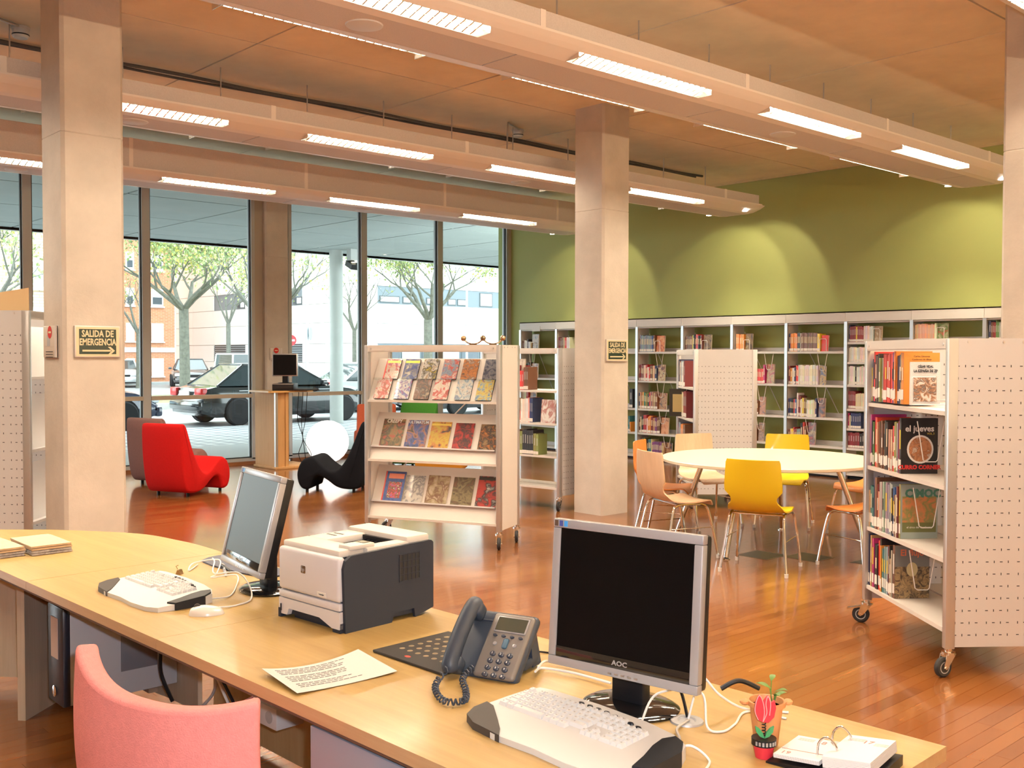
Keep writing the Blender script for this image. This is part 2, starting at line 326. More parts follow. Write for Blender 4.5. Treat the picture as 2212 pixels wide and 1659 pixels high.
# columns
def column(x0, y0, x1, y1, label, zj=3.06):
    g = G(); c = 0.022
    def ring(z, k): return [(x0+c+k, y0+k, z), (x1-c-k, y0+k, z), (x1-k, y0+c+k, z), (x1-k, y1-c-k, z), (x1-c-k, y1-k, z), (x0+c+k, y1-k, z), (x0+k, y1-c-k, z), (x0+k, y0+c+k, z)]
    R_ = [ring(0, 0), ring(zj-0.005, 0), ring(zj, 0.004), ring(zj+0.005, 0), ring(CZ+0.02, 0)]
    vs = [p for r in R_ for p in r]; fs = []
    for i in range(len(R_)-1):
        for j in range(8): fs.append((i*8+j, i*8+(j+1) % 8, (i+1)*8+(j+1) % 8, (i+1)*8+j))
    g.add(vs, fs)
    return tag(g.obj('column', CONC, None, 0), label, kind='structure')
column(-7.335, 2.35, -6.935, 2.76, 'square raw concrete column with the large emergency exit sign, left')
column(-7.35, 7.54, -6.94, 7.94, 'square raw concrete column with the small emergency exit sign, mid-room')
column(-14.1, 7.54, -13.70, 7.93, 'square concrete column set into the glazing behind the computer stand')
column(-3.09, 7.54, -2.69, 7.94, 'square concrete column at the right edge behind the perforated bookcase')
# ================================================================ suspended service beams with louvre lights
def beamprof(x):
    a = abs(x)
    return 0.0 if a < 0.17 else 0.085*((a-0.17)/0.28)**2
LIGHT_Y = [(-3.78+2.13*k, -2.39+2.13*k) for k in range(7)]        # last: 9.0 - 10.39
KCOND = mat('dark_conduit', (0.06, 0.055, 0.05), 0.7)
LV = mat('louvre_aluminium', (0.85, 0.83, 0.78), 0.18, metal=0.9)
TUBE = mat('lit_tube', (1, 1, 1), 0.5, emit=(1.0, 0.86, 0.66), estr=9.0)
def louvre_meshes(side):
    L_ = 1.39; n = 22
    x0, x1 = (0.25, 0.37) if side > 0 else (-0.37, -0.25)
    za, zb = beamprof(x0), beamprof(x1)
    h = G(); t = 0.11
    for xx, zz in ((x0, za), (x1, zb)): h.box(xx-0.002, -L_/2, zz, xx+0.002, L_/2, t)
    h.box(x0, -L_/2, min(za, zb), x1, -L_/2+0.004, t).box(x0, L_/2-0.004, min(za, zb), x1, L_/2, t).box(x0, -L_/2, t, x1, L_/2, t+0.004)
    h = h.mesh('louvre_housing', LV, 0)
    b = G()
    for k in range(1, n):
        y = -L_/2 + L_*k/n; zm = min(za, zb)
        b.add([(x0, y-0.006, za+0.004), (x1, y-0.006, zb+0.004), (x1, y, zb+0.044), (x0, y, za+0.044), (x0, y+0.006, za+0.004), (x1, y+0.006, zb+0.004)], [(0, 1, 2, 3), (3, 2, 5, 4), (0, 4, 5, 1), (0, 3, 4), (1, 5, 2)])
    b.box((x0+x1)/2-0.003, -L_/2, (za+zb)/2+0.002, (x0+x1)/2+0.003, L_/2, (za+zb)/2+0.012)
    b = b.mesh('louvre_blades', LV, 0)
    tb = G().tube([((x0+x1)/2, -L_/2+0.05, 0.075), ((x0+x1)/2, L_/2-0.05, 0.075)], 0.013, 10).mesh('fluorescent_tube', TUBE)
    return h, b, tb, (x0+x1)/2
LOUV = {s: louvre_meshes(s) for s in (-1, 1)}
def beam(xc, zb, side_h, label, lights=(0, 1, 2, 3, 4, 5, 6), ns=2, rods=True):
    t = thing('service_beam', label, 'ceiling beam', (xc, 0, zb))
    y0, y1 = YS, 11.52
    xs = [-0.45, -0.41, -0.37, -0.25, -0.17]; xs = xs + [-x for x in reversed(xs)]
    cuts = sorted([y0, y1] + [v for k in lights for v in (max(LIGHT_Y[k][0], y0), LIGHT_Y[k][1])]); cuts = [v for i, v in enumerate(cuts) if i == 0 or v-cuts[i-1] > 1e-4]
    g = G()
    for i in range(len(xs)-1):
        a, b = xs[i], xs[i+1]
        if abs(a+b) < 0.01: continue
        for j in range(len(cuts)-1):
            m_ = (cuts[j]+cuts[j+1])/2
            if abs(abs(a+b)/2-0.31) < 0.01 and any(LIGHT_Y[k][0] < m_ < LIGHT_Y[k][1] for k in lights): continue
            nn = 1 if abs(abs(a+b)/2-0.31) < 0.01 else 1
            g.add([(a, cuts[j], beamprof(a)), (b, cuts[j], beamprof(b)), (b, cuts[j+1], beamprof(b)), (a, cuts[j+1], beamprof(a))], [(3, 2, 1, 0)])
    # rounded nose and turned-up lips
    pr = xs
    rows = [[(x*(1-0.30*s*s), y1+0.16*math.sin(s*math.pi/2), beamprof(x)+0.075*s*s*(1-abs(x)/0.9)) for x in pr] for s in (0, .25, .5, .75, 1.0)]
    vs = [p for r in rows for p in r]; k = len(pr)
    g.add(vs, [(i*k+j, (i+1)*k+j, (i+1)*k+j+1, i*k+j+1) for i in range(4) for j in range(k-1)])
    for s in (-1, 1):
        g.add([(s*0.45, y0, 0.085), (s*0.45, y1, 0.085), (s*0.45, y1, 0.10), (s*0.45, y0, 0.10), (s*0.40, y1, 0.105), (s*0.40, y0, 0.105)], [(0, 1, 2, 3), (3, 2, 4, 5)])
    g.obj('under_shell', BEAMM, t, 30)
    yy = [y0] + [v for v in (-2.0+2.13*q for q in range(1, 7)) if v > y0] + [y1]
    for j in range(len(yy)-1):
        G().box(-0.17, yy[j]+0.006, 0.001, 0.17, yy[j+1]-0.006, 0.006).obj('perforated_panel', PERF, t, 0)
        for s in (-1, 1):
            G().box(s*0.40-0.004, yy[j]+0.01, 0.10, s*0.40+0.004, yy[j+1]-0.01, side_h).obj('side_panel', PERF, t, 0)
            if j: G().box(s*0.404-0.004, yy[j]-0.022, 0.10, s*0.404+0.004, yy[j]+0.022, side_h+0.003).obj('joint_strip', BEAMM, t, 0)
    G().box(-0.40, y0, side_h-0.006, 0.40, y1-0.05, side_h-0.002).box(-0.40, y1-0.05, 0.1, 0.40, y1-0.042, side_h).obj('top_sheet', BEAMM, t, 0)
    for k in lights:
        for s in (-1, 1) if ns == 2 else (1,):
            h, b, tb, xm = LOUV[s]; ym = (LIGHT_Y[k][0]+LIGHT_Y[k][1])/2
            lo = inst('louvre_light', h, t, (0, ym, 0)); inst('louvre_blades', b, lo); inst('fluorescent_tube', tb, lo)
            area_light('louvre_lamp', (xc+xm, ym, zb+0.058), 0.06, 1.3, TUBE_W, TUBE_C)
    if rods:
        for q in range(17):
            y = -2.7+0.86*q
            G().cyl((-0.13, y, side_h-0.01), (-0.13, y, CZ-zb+0.01), 0.006, 6).obj('hanger_rod', STEEL, t)
        G().tube([(-0.52+0.03*math.sin(q*0.9), YS+0.3+q*0.29, CZ-zb-0.022) for q in range(50)], 0.016, 6).obj('cable_conduit', KCOND, t)
        G().tube([(-0.62+0.02*math.sin(q*0.7+1), YS+0.3+q*0.29, CZ-zb-0.018) for q in range(50)], 0.012, 6).obj('cable_conduit', KCOND, t)
    for q in (0, 2, 4): G().lathe([(0.0, -0.012), (0.085, -0.012), (0.105, -0.006), (0.11, 0.002), (0, 0.002)], 28, 0, Matrix.Translation((0, 3.36+2.13*(q-2), 0))).obj('ceiling_speaker', WHITEM, t)
    for s in (-1, 1):
        d = G().lathe([(0.0, 0), (0.035, 0), (0.035, -0.004), (0.0, -0.004)], 18, 0, Matrix.Translation((s*0.29, 11.36, beamprof(0.29)-0.001))).obj('downlight', mat('downlight_glow', (1, 1, 1), 0.5, emit=(1, 0.9, 0.75), estr=30.0), t)
        for (tilt, size, bl, pw) in ((52, 84, 0.3, 0.8), (36, 44, 0.9, 1.3)):
            l = bpy.data.lights.new('downlight_lamp', 'SPOT'); l.energy = SPOT_W*pw; l.color = (1.0, 0.84, 0.58); l.spot_size = rad(size); l.spot_blend = bl; l.shadow_soft_size = 0.02
            o = bpy.data.objects.new('downlight_lamp', l); COL.objects.link(o); o.location = (xc+s*0.29, 11.38, zb-0.02); o.rotation_euler = (rad(tilt), 0, rad(20))
    return t
beam(-1.98, 3.49, 0.22, 'suspended metal service beam cut by the top right corner of the view', lights=(3, 4, 5, 6))
beam(-4.95, 3.49, 0.22, 'nearest long suspended metal service beam with louvre lights, crossing the top right', lights=(1, 2, 3, 4, 5, 6))
beam(-8.23, 3.49, 0.22, 'middle suspended metal service beam with louvre lights passing behind the columns', lights=(2, 3, 4, 5, 6))
beam(-11.25, 3.50, 0.41, 'tall-sided suspended metal service beam hanging nearest the glazing', lights=(2, 3, 4, 5, 6), ns=1, rods=False)
# smoke detectors with their conduit
for k, (x, y, lab) in enumerate(((-8.36, 2.54, 'white round smoke detector on the ceiling left of the big column'), (-8.40, 7.73, 'white round smoke detector on the ceiling near the middle column'))):
    t = thing('smoke_detector', lab, 'smoke detector', (x, y, CZ))
    G().lathe([(0, -0.085), (0.05, -0.085), (0.06, -0.07), (0.062, -0.02), (0.068, -0.018), (0.068, 0), (0, 0)], 24).obj('body', WHITEM, t)
    G().lathe([(0.0605, -0.066), (0.063, -0.064), (0.063, -0.058), (0.0605, -0.056)], 24).obj('vent_ring', GASKET, t)
    G().tube(smoothpath([(0.05, -0.02, -0.012), (0.16, -0.25, -0.012), (0.2, -0.33, -0.03), (0.2, -0.34, -0.4)], 6), 0.009, 6).obj('conduit', STEEL, t)
# added trough lamp, out of view on the side wall, to brighten the ceiling
up = thing('added_uplighter', 'added unseen uplighter trough behind the camera that brightens the ceiling', 'lamp', (XE, 4.5, 1.95))
G().box(-0.16, -6.0, 0, 0, 6.0, 0.01).box(-0.16, -6.0, 0, -0.15, 6.0, 0.07).box(-0.01, -6.0, 0, 0, 6.0, 0.07).box(-0.16, -6.0, 0, 0, -5.99, 0.07).box(-0.16, 5.99, 0, 0, 6.0, 0.07).obj('trough', WHITEM, up, 0)
G().tube([(-0.08, -5.9, 0.035), (-0.08, 5.9, 0.035)], 0.013, 8).obj('fluorescent_tube', TUBE, up)
area_light('added_uplighter_lamp', (XE-0.08, 4.5, 2.0), 0.12, 11.8, ADDED_UP_W, (1.0, 0.74, 0.46), (rad(180), rad(-28), 0))
# ================================================================ the street outside
def brickmat(name, c1, c2, mortar, bw=0.3, rh=0.085, ms=0.012, rough=0.85, axis='YZ'):
    m = bpy.data.materials.new(name); m.use_nodes = True; N, L = nodes(m); b = N['Principled BSDF']; b.inputs['Roughness'].default_value = rough
    tc = N.new('ShaderNodeNewGeometry'); sp = N.new('ShaderNodeSeparateXYZ'); cb = N.new('ShaderNodeCombineXYZ'); L.new(tc.outputs['Position'], sp.inputs[0])
    L.new(sp.outputs[axis[0]], cb.inputs['X']); L.new(sp.outputs[axis[1]], cb.inputs['Y'])
    br = N.new('ShaderNodeTexBrick'); br.inputs['Scale'].default_value = 1.0; br.inputs['Brick Width'].default_value = bw; br.inputs['Row Height'].default_value = rh; br.inputs['Mortar Size'].default_value = ms
    br.inputs['Color1'].default_value = (*c1, 1); br.inputs['Color2'].default_value = (*c2, 1); br.inputs['Mortar'].default_value = (*mortar, 1)
    L.new(cb.outputs[0], br.inputs['Vector']); L.new(br.outputs['Color'], b.inputs['Base Color'])
    bp_ = N.new('ShaderNodeBump'); bp_.inputs['Strength'].default_value = 0.3; bp_.inputs['Distance'].default_value = 0.01; bp_.invert = True; L.new(br.outputs['Fac'], bp_.inputs['Height']); L.new(bp_.outputs['Normal'], b.inputs['Normal'])
    return m
ASPH = mat('wet_asphalt', (0.27, 0.28, 0.29), 0.45, var=0.2, vscale=1.2, bump=0.1, bscale=90)
PAVE = mat('pale_pavement', (0.42, 0.44, 0.44), 0.6, var=0.1, vscale=1.0)
PAVB = brickmat('grooved_pavers', (0.23, 0.25, 0.27), (0.30, 0.32, 0.34), (0.55, 0.57, 0.57), 0.42, 0.30, 0.05, 0.5, 'XY')
KERB = mat('kerb_stone', (0.42, 0.41, 0.38), 0.8, var=0.15)
SOIL = mat('leafy_soil', (0.26, 0.24, 0.12), 0.95, var=0.5, vscale=6)
struct('pavement', G().box(-17.0, -12, -0.1, XW-0.35, 70, 0), PAVE, 'pale concrete pavement strip right outside the glazing')
struct('paver_strip', G().box(-21.5, -12, -0.1, -17.0, 70, 0), PAVB, 'band of grey grooved pavers beyond the pale pavement strip')
struct('road', G().box(-60, -40, -0.12, -21.5, 90, -0.03), ASPH, 'light grey damp asphalt street with parked cars')
md = struct('median_strip', G().box(-36.9, -30, -0.1, -30.0, 90, 0.12), SOIL, 'tree-planted median strip edged with kerb stones')
for k in range(36):
    y = 4+k*1.05
    for x in (-30.0, -36.9): G().box(x-0.14, y, -0.1, x+0.14, y+1.04, 0.15).obj('kerb_stone', KERB, md, 0)
struct('far_pavement', G().box(-70, -40, -0.1, -55.5, 90, 0.10).box(-55.5, 26.6, -0.1, -40.5, 90, 0.10), PAVE, 'pavement in front of the buildings across the street')
# soffit over the pavement
SOF = mat('soffit_panel', (0.37, 0.41, 0.39), 0.7, var=0.08, vscale=1.2)
sf = struct('soffit', G().box(-21.5, -8, CZ+0.03, XW-0.35, 60, CZ+0.5).box(-21.6, -8, CZ-0.05, -21.5, 60, CZ+0.5), JOINT, 'grey panelled soffit projecting over the pavement outside')
sx = [-21.5, -20.72, -18.25, -15.8, XW-0.36]; sy = [-6.57+2.15*k for k in range(20)]
for i in range(4):
    for j in range(len(sy)-1): G().box(sx[i]+0.022, sy[j]+0.022, CZ, sx[i+1]-0.022, sy[j+1]-0.022, CZ+0.04).obj('soffit_panel', SOF, sf, 0)
G().box(-21.605, -8, CZ-0.055, -21.50, 60, CZ+0.5).obj('fascia', mat('fascia_grey', (0.55, 0.57, 0.56), 0.6), sf, 0)
pl = thing('round_pillar', 'round pale concrete pillar carrying the soffit outside', 'pillar', (-20.9, 13.37, 0))
G().lathe([(0.16, 0), (0.16, CZ-0.0)], 28).obj('shaft', mat('pale_concrete', (0.50, 0.52, 0.49), 0.6, var=0.08, vscale=2), pl)
fl = thing('floodlight', 'small square floodlight bracketed under the soffit beside the round pillar', 'lamp', (-20.45, 13.52, CZ))
G().box(-0.09, -0.09, -0.26, 0.09, 0.09, 0).obj('bracket', mat('flood_grey', (0.45, 0.46, 0.44), 0.5), fl, 0)
G().prism([(-0.14, -0.12), (0.14, -0.12), (0.16, 0.12), (-0.16, 0.12)], -0.06, 0.06, 0, Matrix.Translation((0.06, -0.02, -0.38)) @ Matrix.Rotation(rad(25), 4, 'Y')).obj('housing', BLACKP, fl, 0)
G().box(-0.05, -0.06, -0.32, 0.12, 0.04, -0.305).obj('lens', mat('flood_glow', (1, 1, 1), 0.4, emit=(1, 0.8, 0.55), estr=4), fl, 0)
# street furniture
PIPE = mat('galvanised_pole', (0.42, 0.48, 0.52), 0.45, metal=0.4)
po = thing('sign_post', 'tall grey post with the back of a round traffic sign', 'street sign', (-43, 25.86, -0.03))
G().cyl((0, 0, 0), (0, 0, 8.2), 0.085, 14).obj('post', PIPE, po)
_M = Matrix.Translation((-0.02, 0.1, 2.69)) @ Matrix.Rotation(rad(-47), 4, 'Z') @ Matrix.Rotation(rad(90), 4, 'X')
G().lathe([(0, -0.012), (0.30, -0.012), (0.31, 0), (0.30, 0.012), (0, 0.012)], 30, 0, _M @ Matrix.Translation((0, 0, -0.1))).obj('sign_disc', mat('sign_back', (0.33, 0.38, 0.40), 0.5, metal=0.3), po)
ne = thing('no_entry_sign', 'red round no-entry sign on a thin post beside the white building', 'street sign', (-45.0, 26.18, -0.03))
G().cyl((0, 0, 0), (0, 0, 2.7), 0.03, 10).obj('post', PIPE, ne)
_M = Matrix.Translation((0.05, -0.05, 2.38)) @ Matrix.Rotation(rad(47.7), 4, 'Z') @ Matrix.Rotation(rad(90), 4, 'X')
G().lathe([(0, 0), (0.27, 0), (0.27, 0.02), (0, 0.02)], 30, 0, _M).obj('sign_disc', mat('sign_red', (0.62, 0.03, 0.04), 0.4), ne)
G().box(-0.19, -0.045, 0.02, 0.19, 0.045, 0.026, 0, _M).obj('white_bar', mat('sign_white', (0.85, 0.85, 0.85), 0.4), ne, 0)
po2 = thing('lamp_post', 'thin grey lamp post in front of the white building', 'lamp post', (-39.5, 32.9, -0.03))
G().cyl((0, 0, 0), (0, 0, 7.5), 0.07, 12, r2=0.05).obj('post', PIPE, po2)
G().box(-0.12, -0.12, 0, 0.12, 0.12, 0.04).obj('base_plate', PIPE, po2, 0)
# ---------------------------------------------------------------- buildings
STONE = mat('white_cladding', (0.80, 0.80, 0.78), 0.7, var=0.04, vscale=0.6)
GREY = mat('grey_window_band', (0.16, 0.20, 0.23), 0.5)
DGL = mat('dark_window_glass', (0.06, 0.08, 0.10), 0.08)
CURT = mat('net_curtain', (0.62, 0.65, 0.68), 0.9)
SHUT = mat('white_shutter', (0.82, 0.84, 0.84), 0.6)
wb = thing('white_building', 'white stone-clad apartment block with grey window bands across the street', 'building', (-42, 28.7, 0))
G().box(-22, 0.06, 0, -0.06, 36, 16).obj('core', mat('building_core', (0.45, 0.45, 0.44), 0.9), wb, 0)
def cladding(parent, org, dx, rows, cols, holes, m, nrm):
    """rows/cols are joint positions; a slab per panel, split round the holes"""
    for i in range(len(cols)-1):
        for j in range(len(rows)-1):
            a0, a1, z0, z1 = cols[i], cols[i+1], rows[j], rows[j+1]
            if any(h[0] < (a0+a1)/2 < h[1] and h[2] < (z0+z1)/2 < h[3] for h in holes): continue
            g = G(); q = 0.012; d = 0.06
            if nrm == 'x': g.box(-d, a0+q, z0+q, 0, a1-q, z1-q)
            else: g.box(a0+q, 0, z0+q, a1-q, d, z1-q)
            g.obj('cladding_panel', m, parent, 0)
rowsA = [0, 1.22, 2.22, 3.31, 4.30, 5.22, 6.4, 7.6, 8.8, 10, 11.5, 13, 16]
colsA = [-22, -19.4, -16.5, -14.5, -12.55, -10, -7.75, -6.2, -4, -2, 0]
hA = [(-16.5, -12.55, 1.22, 2.22), (-7.75, -6.2, 1.22, 2.22), (-15.5, -12.0, 4.30, 5.22), (-7.75, -6.2, 4.30, 5.22), (-14.5, -12.55, 4.3, 5.22)]
hA = [(-16.5, -12.55, 1.22, 2.22), (-7.75, -6.2, 1.22, 2.22), (-16.5, -12.55, 4.30, 5.22), (-7.75, -6.2, 4.30, 5.22)]
cladding(wb, None, None, rowsA, colsA, hA, STONE, 'y')
rowsB = [0, 1.2, 2.2, 3.2, 4.18, 5.05, 6.2, 7.4, 8.6, 9.8, 11.2, 13, 16]; colsB = [0, 0.57] + [0.57+2.04*k for k in range(1, 18)]
hB = [(0.57, 8.75, 4.18, 5.05), (0.57, 17, 1.2, 2.2), (0.57, 8.75, 8.6, 9.8)]
cladding(wb, None, None, rowsB, colsB, hB, STONE, 'x')
def gbay(nm, x0, y0, z0, x1, y1, z1, wins, ax):
    """recessed grey band with windows"""
    b = G().box(x0, y0, z0, x1, y1, z1).obj('window_band', GREY, wb, 0)
    for (a, c, e, f_, cu) in wins:
        if ax == 'x':
            w_ = G().box(x1, a, e, x1+0.03, c, f_).obj('window', mat('band_frame', (0.07, 0.09, 0.10), 0.4), b, 0)
        else:
            w_ = G().box(a, y0-0.03, e, c, y0, f_).obj('window', mat('band_frame', (0.07, 0.09, 0.10), 0.4), b, 0)
    g = G(); g2 = G()
    for (a, c, e, f_, cu) in wins:
        tgt = g2 if cu else g
        if ax == 'x': tgt.box(x1+0.03, a+0.05, e+0.05, x1+0.035, c-0.05, f_-0.05)
        else: tgt.box(a+0.05, y0-0.035, e+0.05, c-0.05, y0-0.03, f_-0.05)
    if g.v: g.obj('panes', DGL, b, 0)
    if g2.v: g2.obj('curtained_panes', CURT, b, 0)
gbay('b', -0.1, 0.57, 4.18, -0.03, 8.75, 5.05, [(0.7, 1.9, 4.24, 4.58, 1), (2.1, 2.6, 4.24, 4.58, 1), (3.6, 4.4, 4.24, 4.58, 1), (5.0, 5.55, 4.24, 4.58, 1), (5.65, 6.3, 4.24, 4.58, 1), (7.2, 8.1, 4.24, 4.98, 1)], 'x')
gbay('b', -0.1, 0.57, 1.2, -0.03, 17.0, 2.2, [(0.7+1.3*k, 1.9+1.3*k, 1.3, 2.1, k % 2) for k in range(12)], 'x')
gbay('b', -0.1, 0.57, 8.6, -0.03, 8.75, 9.8, [(1+1.5*k, 2+1.5*k, 8.8, 9.6, 0) for k in range(5)], 'x')
for (a, c, e, f_) in ((-16.5, -12.55, 4.30, 5.22), (-7.75, -6.2, 4.30, 5.22)):
    gbay('b', a, 0.03, e, c, 0.1, f_, [(c-0.6, c-0.05, e+0.05, e+0.45, 1), (c-0.95, c-0.65, e+0.05, e+0.45, 0)], 'y')
LOUVM = mat('grey_louvre', (0.17, 0.21, 0.23), 0.5)
for (a, c, e, f_) in ((-16.5, -12.55, 1.22, 2.22), (-7.75, -6.2, 1.22, 2.22)):
    b = G().box(a, 0.03, e, c, 0.1, f_).obj('louvre_band', DGL, wb, 0)
    for k in range(8): G().box(a, -0.01, e+0.04+k*0.12, c, 0.03, e+0.10+k*0.12).obj('louvre_slat', LOUVM, b, 0)
# street number-like lettering on the facade is illegible in the picture: a small grey plate line only
br = thing('brick_building', 'orange brick apartment block with white shutters and a white band', 'building', (-57, 25.55, 0))
OBR = brickmat('orange_brick', (0.52, 0.20, 0.10), (0.60, 0.26, 0.13), (0.55, 0.36, 0.26))
G().box(-12, -9.2, 0, 0, 0, 17).obj('wall', OBR, br, 0)
G().box(0, -9.2, 1.77, 0.06, 0, 2.04).obj('white_band', SHUT, br, 0)
for z0, z1 in ((0.4, 1.42), (2.38, 3.42), (4.38, 5.38), (6.4, 7.4), (8.4, 9.4), (10.4, 11.4)):
    for y0, y1 in ((-1.40, -0.70), (-2.86, -2.38), (-5.0, -4.2), (-7.4, -6.6)):
        wd = G().box(0.0, y0, z0, 0.05, y1, z1).obj('shutter', SHUT, br, 0)
        G().box(0.0, y0-0.06, z0-0.07, 0.12, y1+0.06, z0).obj('sill', SHUT, wd, 0)
        if z0 > 4: G().box(0.05, y0+0.08, z0+0.12, 0.06, y1-0.08, z0+0.52).obj('pane', DGL, wd, 0)
yb = thing('pale_brick_building', 'pale yellowish brick block seen left of the big column', 'building', (-48, 16.3, 0))
YBR = brickmat('pale_brick', (0.62, 0.50, 0.36), (0.70, 0.58, 0.42), (0.40, 0.30, 0.20), 0.5, 0.13, 0.02)
G().box(-8, -16, 0, 0, 0, 17).obj('wall', YBR, yb, 0)
for (z0, z1) in ((4.6, 5.75), (8.0, 9.2), (1.6, 2.8)):
    for y0 in (-1.30, -5.0, -9.0):
        f_ = G().box(0, y0, z0, 0.06, y0+0.62, z1-0.32).obj('window', SHUT, yb, 0)
        G().box(0, y0, z1-0.32, 0.09, y0+0.62, z1).obj('shutter_box', SHUT, f_, 0)
        for q in (0.04, 0.34): G().box(0.06, y0+q, z0+0.05, 0.065, y0+q+0.24, z1-0.36).obj('pane', mat('curtain_pane', (0.30, 0.40, 0.40), 0.3), f_, 0)
        G().box(0, y0-0.05, z0-0.12, 0.12, y0+0.67, z0).obj('sill', SHUT, f_, 0)
G().box(0, -16, 3.38, 0.08, 0, 3.66).obj('stone_course', SHUT, yb, 0)
# ---------------------------------------------------------------- trees
BARK = mat('plane_bark', (0.15, 0.155, 0.13), 0.9, var=0.35, vscale=9, bump=0.3, bscale=25)
LEAFS = [mat('leaf_light', (0.42, 0.47, 0.21), 0.7), mat('leaf_dark', (0.24, 0.33, 0.13), 0.7), mat('leaf_yellow', (0.50, 0.48, 0.12), 0.7)]
def tree(label, base, fork, r0, spread, height, nmain, nleaf, seed, depth=4, lean=(0, 0), leafz=0.0, group='street trees outside'):
    R = random.Random(seed); t = thing('plane_tree', label, 'tree', base, 0, group)
    tr = G().tube([(0, 0, 0), (lean[0]*0.1, lean[1]*0.1, fork*0.15), (lean[0]*0.5, lean[1]*0.5, fork*0.6), (lean[0], lean[1], fork)], [r0*1.25, r0*1.05, r0*0.95, r0*0.92], 10).obj('trunk', BARK, t)
    tips = []
    def grow(g, p, d, L, r, lev):
        pts = [p]; rr = [r]; q = p.copy(); dd = d.copy()
        for k in range(3):
            dd = (dd+Vector((R.uniform(-.22, .22), R.uniform(-.22, .22), R.uniform(-.05, .22)))).normalized(); q = q+dd*L/3; pts.append(q.copy()); rr.append(r*(1-0.14*(k+1)))
            if lev >= depth-2: tips.append((q.copy(), L))
        g.tube(pts, rr, 6 if lev < 2 else 4)
        if lev < depth:
            for k in range(3 if lev < 2 else 2):
                ax = Vector((R.uniform(-1, 1), R.uniform(-1, 1), R.uniform(-.2, .7))).normalized()
                grow(g, q if k else pts[2], (dd*0.85+ax*0.75).normalized(), L*R.uniform(.58, .78), rr[-1]*(.78 if k == 0 else .6), lev+1)
    for k in range(nmain):
        a = 2*math.pi*k/nmain + R.uniform(-.3, .3); g = G()
        d = Vector((math.cos(a)*spread, math.sin(a)*spread, 1)).normalized()
        grow(g, Vector((lean[0], lean[1], fork-0.05)), d, height*0.34, r0*0.55, 0)
        g.obj('branch', BARK, t)
    g = G()
    for k in range(nleaf):
        p, L = R.choice(tips); s = R.uniform(.035, .085); c = p+Vector((R.gauss(0, .22), R.gauss(0, .22), R.gauss(0, .18)))
        if c.z < leafz: continue
        M = Matrix.Translation(c) @ Euler((R.uniform(0, 6), R.uniform(0, 6), R.uniform(0, 6))).to_matrix().to_4x4()
        g.add([(-s, 0, 0), (-s*.3, s*.7, .02), (s, 0, 0), (-s*.3, -s*.7, .02)], [(0, 1, 2), (0, 2, 3)], R.choice((0, 0, 1, 1, 2)), M)
    tag(g.obj('foliage', LEAFS, t, 0), None, kind='stuff')
    return t
tree('big plane tree with forked trunk on the median, seen beside the brick building', (-36, 16.51, 0.1), 3.2, 0.19, 1.25, 5.2, 6, 9000, 5, depth=4, lean=(0.15, -0.1))
tree('big forked plane tree on the median, seen above the comic display rack', (-35, 27.0, 0.1), 3.05, 0.20, 0.85, 5.4, 6, 5500, 8, depth=4)
tree('young sparse plane tree with a leafy clump right of the big median tree', (-44, 22.3, -0.03), 3.1, 0.11, 0.45, 4.0, 4, 600, 12, depth=3)
tree('bare young tree in front of the brick building, left of the big median tree', (-50, 20.55, -0.03), 2.7, 0.14, 0.5, 4.6, 4, 300, 21, depth=3)
tree('almost bare young tree just right of the round pillar', (-39, 25.9, -0.03), 2.75, 0.10, 0.6, 4.6, 5, 260, 33, depth=4)
tree('plane tree with long slanting boughs seen left of the big column', (-30, 8.0, 0.1), 2.4, 0.16, 1.1, 4.6, 5, 900, 41, depth=3)
tree('nearer tree whose bough slants behind the window column', (-31.0, 17.17, 0.1), 2.6, 0.17, 1.2, 4.6, 6, 900, 52, depth=3)
tree('leafy tree at the right end of the glazing beside the green wall', (-32, 32.5, 0.1), 3.0, 0.18, 1.0, 5.2, 5, 2600, 63, depth=4)
# ---------------------------------------------------------------- cars
TYRE = mat('tyre_rubber', (0.018, 0.018, 0.02), 0.8); RIM = mat('alloy_rim', (0.50, 0.51, 0.52), 0.4, metal=0.1); CGL = mat('car_glass', (0.035, 0.05, 0.055), 0.04, coat=0.6)
RLAMP = mat('tail_lamp_red', (0.55, 0.02, 0.02), 0.2); HLAMP = mat('head_lamp', (0.75, 0.78, 0.80), 0.1, metal=0.3); PLATE = mat('number_plate', (0.8, 0.8, 0.78), 0.4)
def wheel_meshes():
    w_ = G().lathe([(0.20, -0.1), (0.29, -0.105), (0.32, -0.08), (0.32, 0.08), (0.29, 0.105), (0.20, 0.1)], 26).mesh('tyre', TYRE)
    g = G().lathe([(0, 0.06), (0.19, 0.06), (0.205, 0.10), (0.215, 0.10), (0.205, -0.09), (0, -0.09)], 26, 1)
    for k in range(5): g.box(0.03, -0.028, 0.06, 0.20, 0.028, 0.085, 0, Matrix.Rotation(rad(72*k), 4, 'Z'))
    g.lathe([(0, 0.09), (0.045, 0.09), (0.05, 0.06)], 14)
    return w_, g.mesh('rim', [RIM, BLACKP])
TY, RI = wheel_meshes()
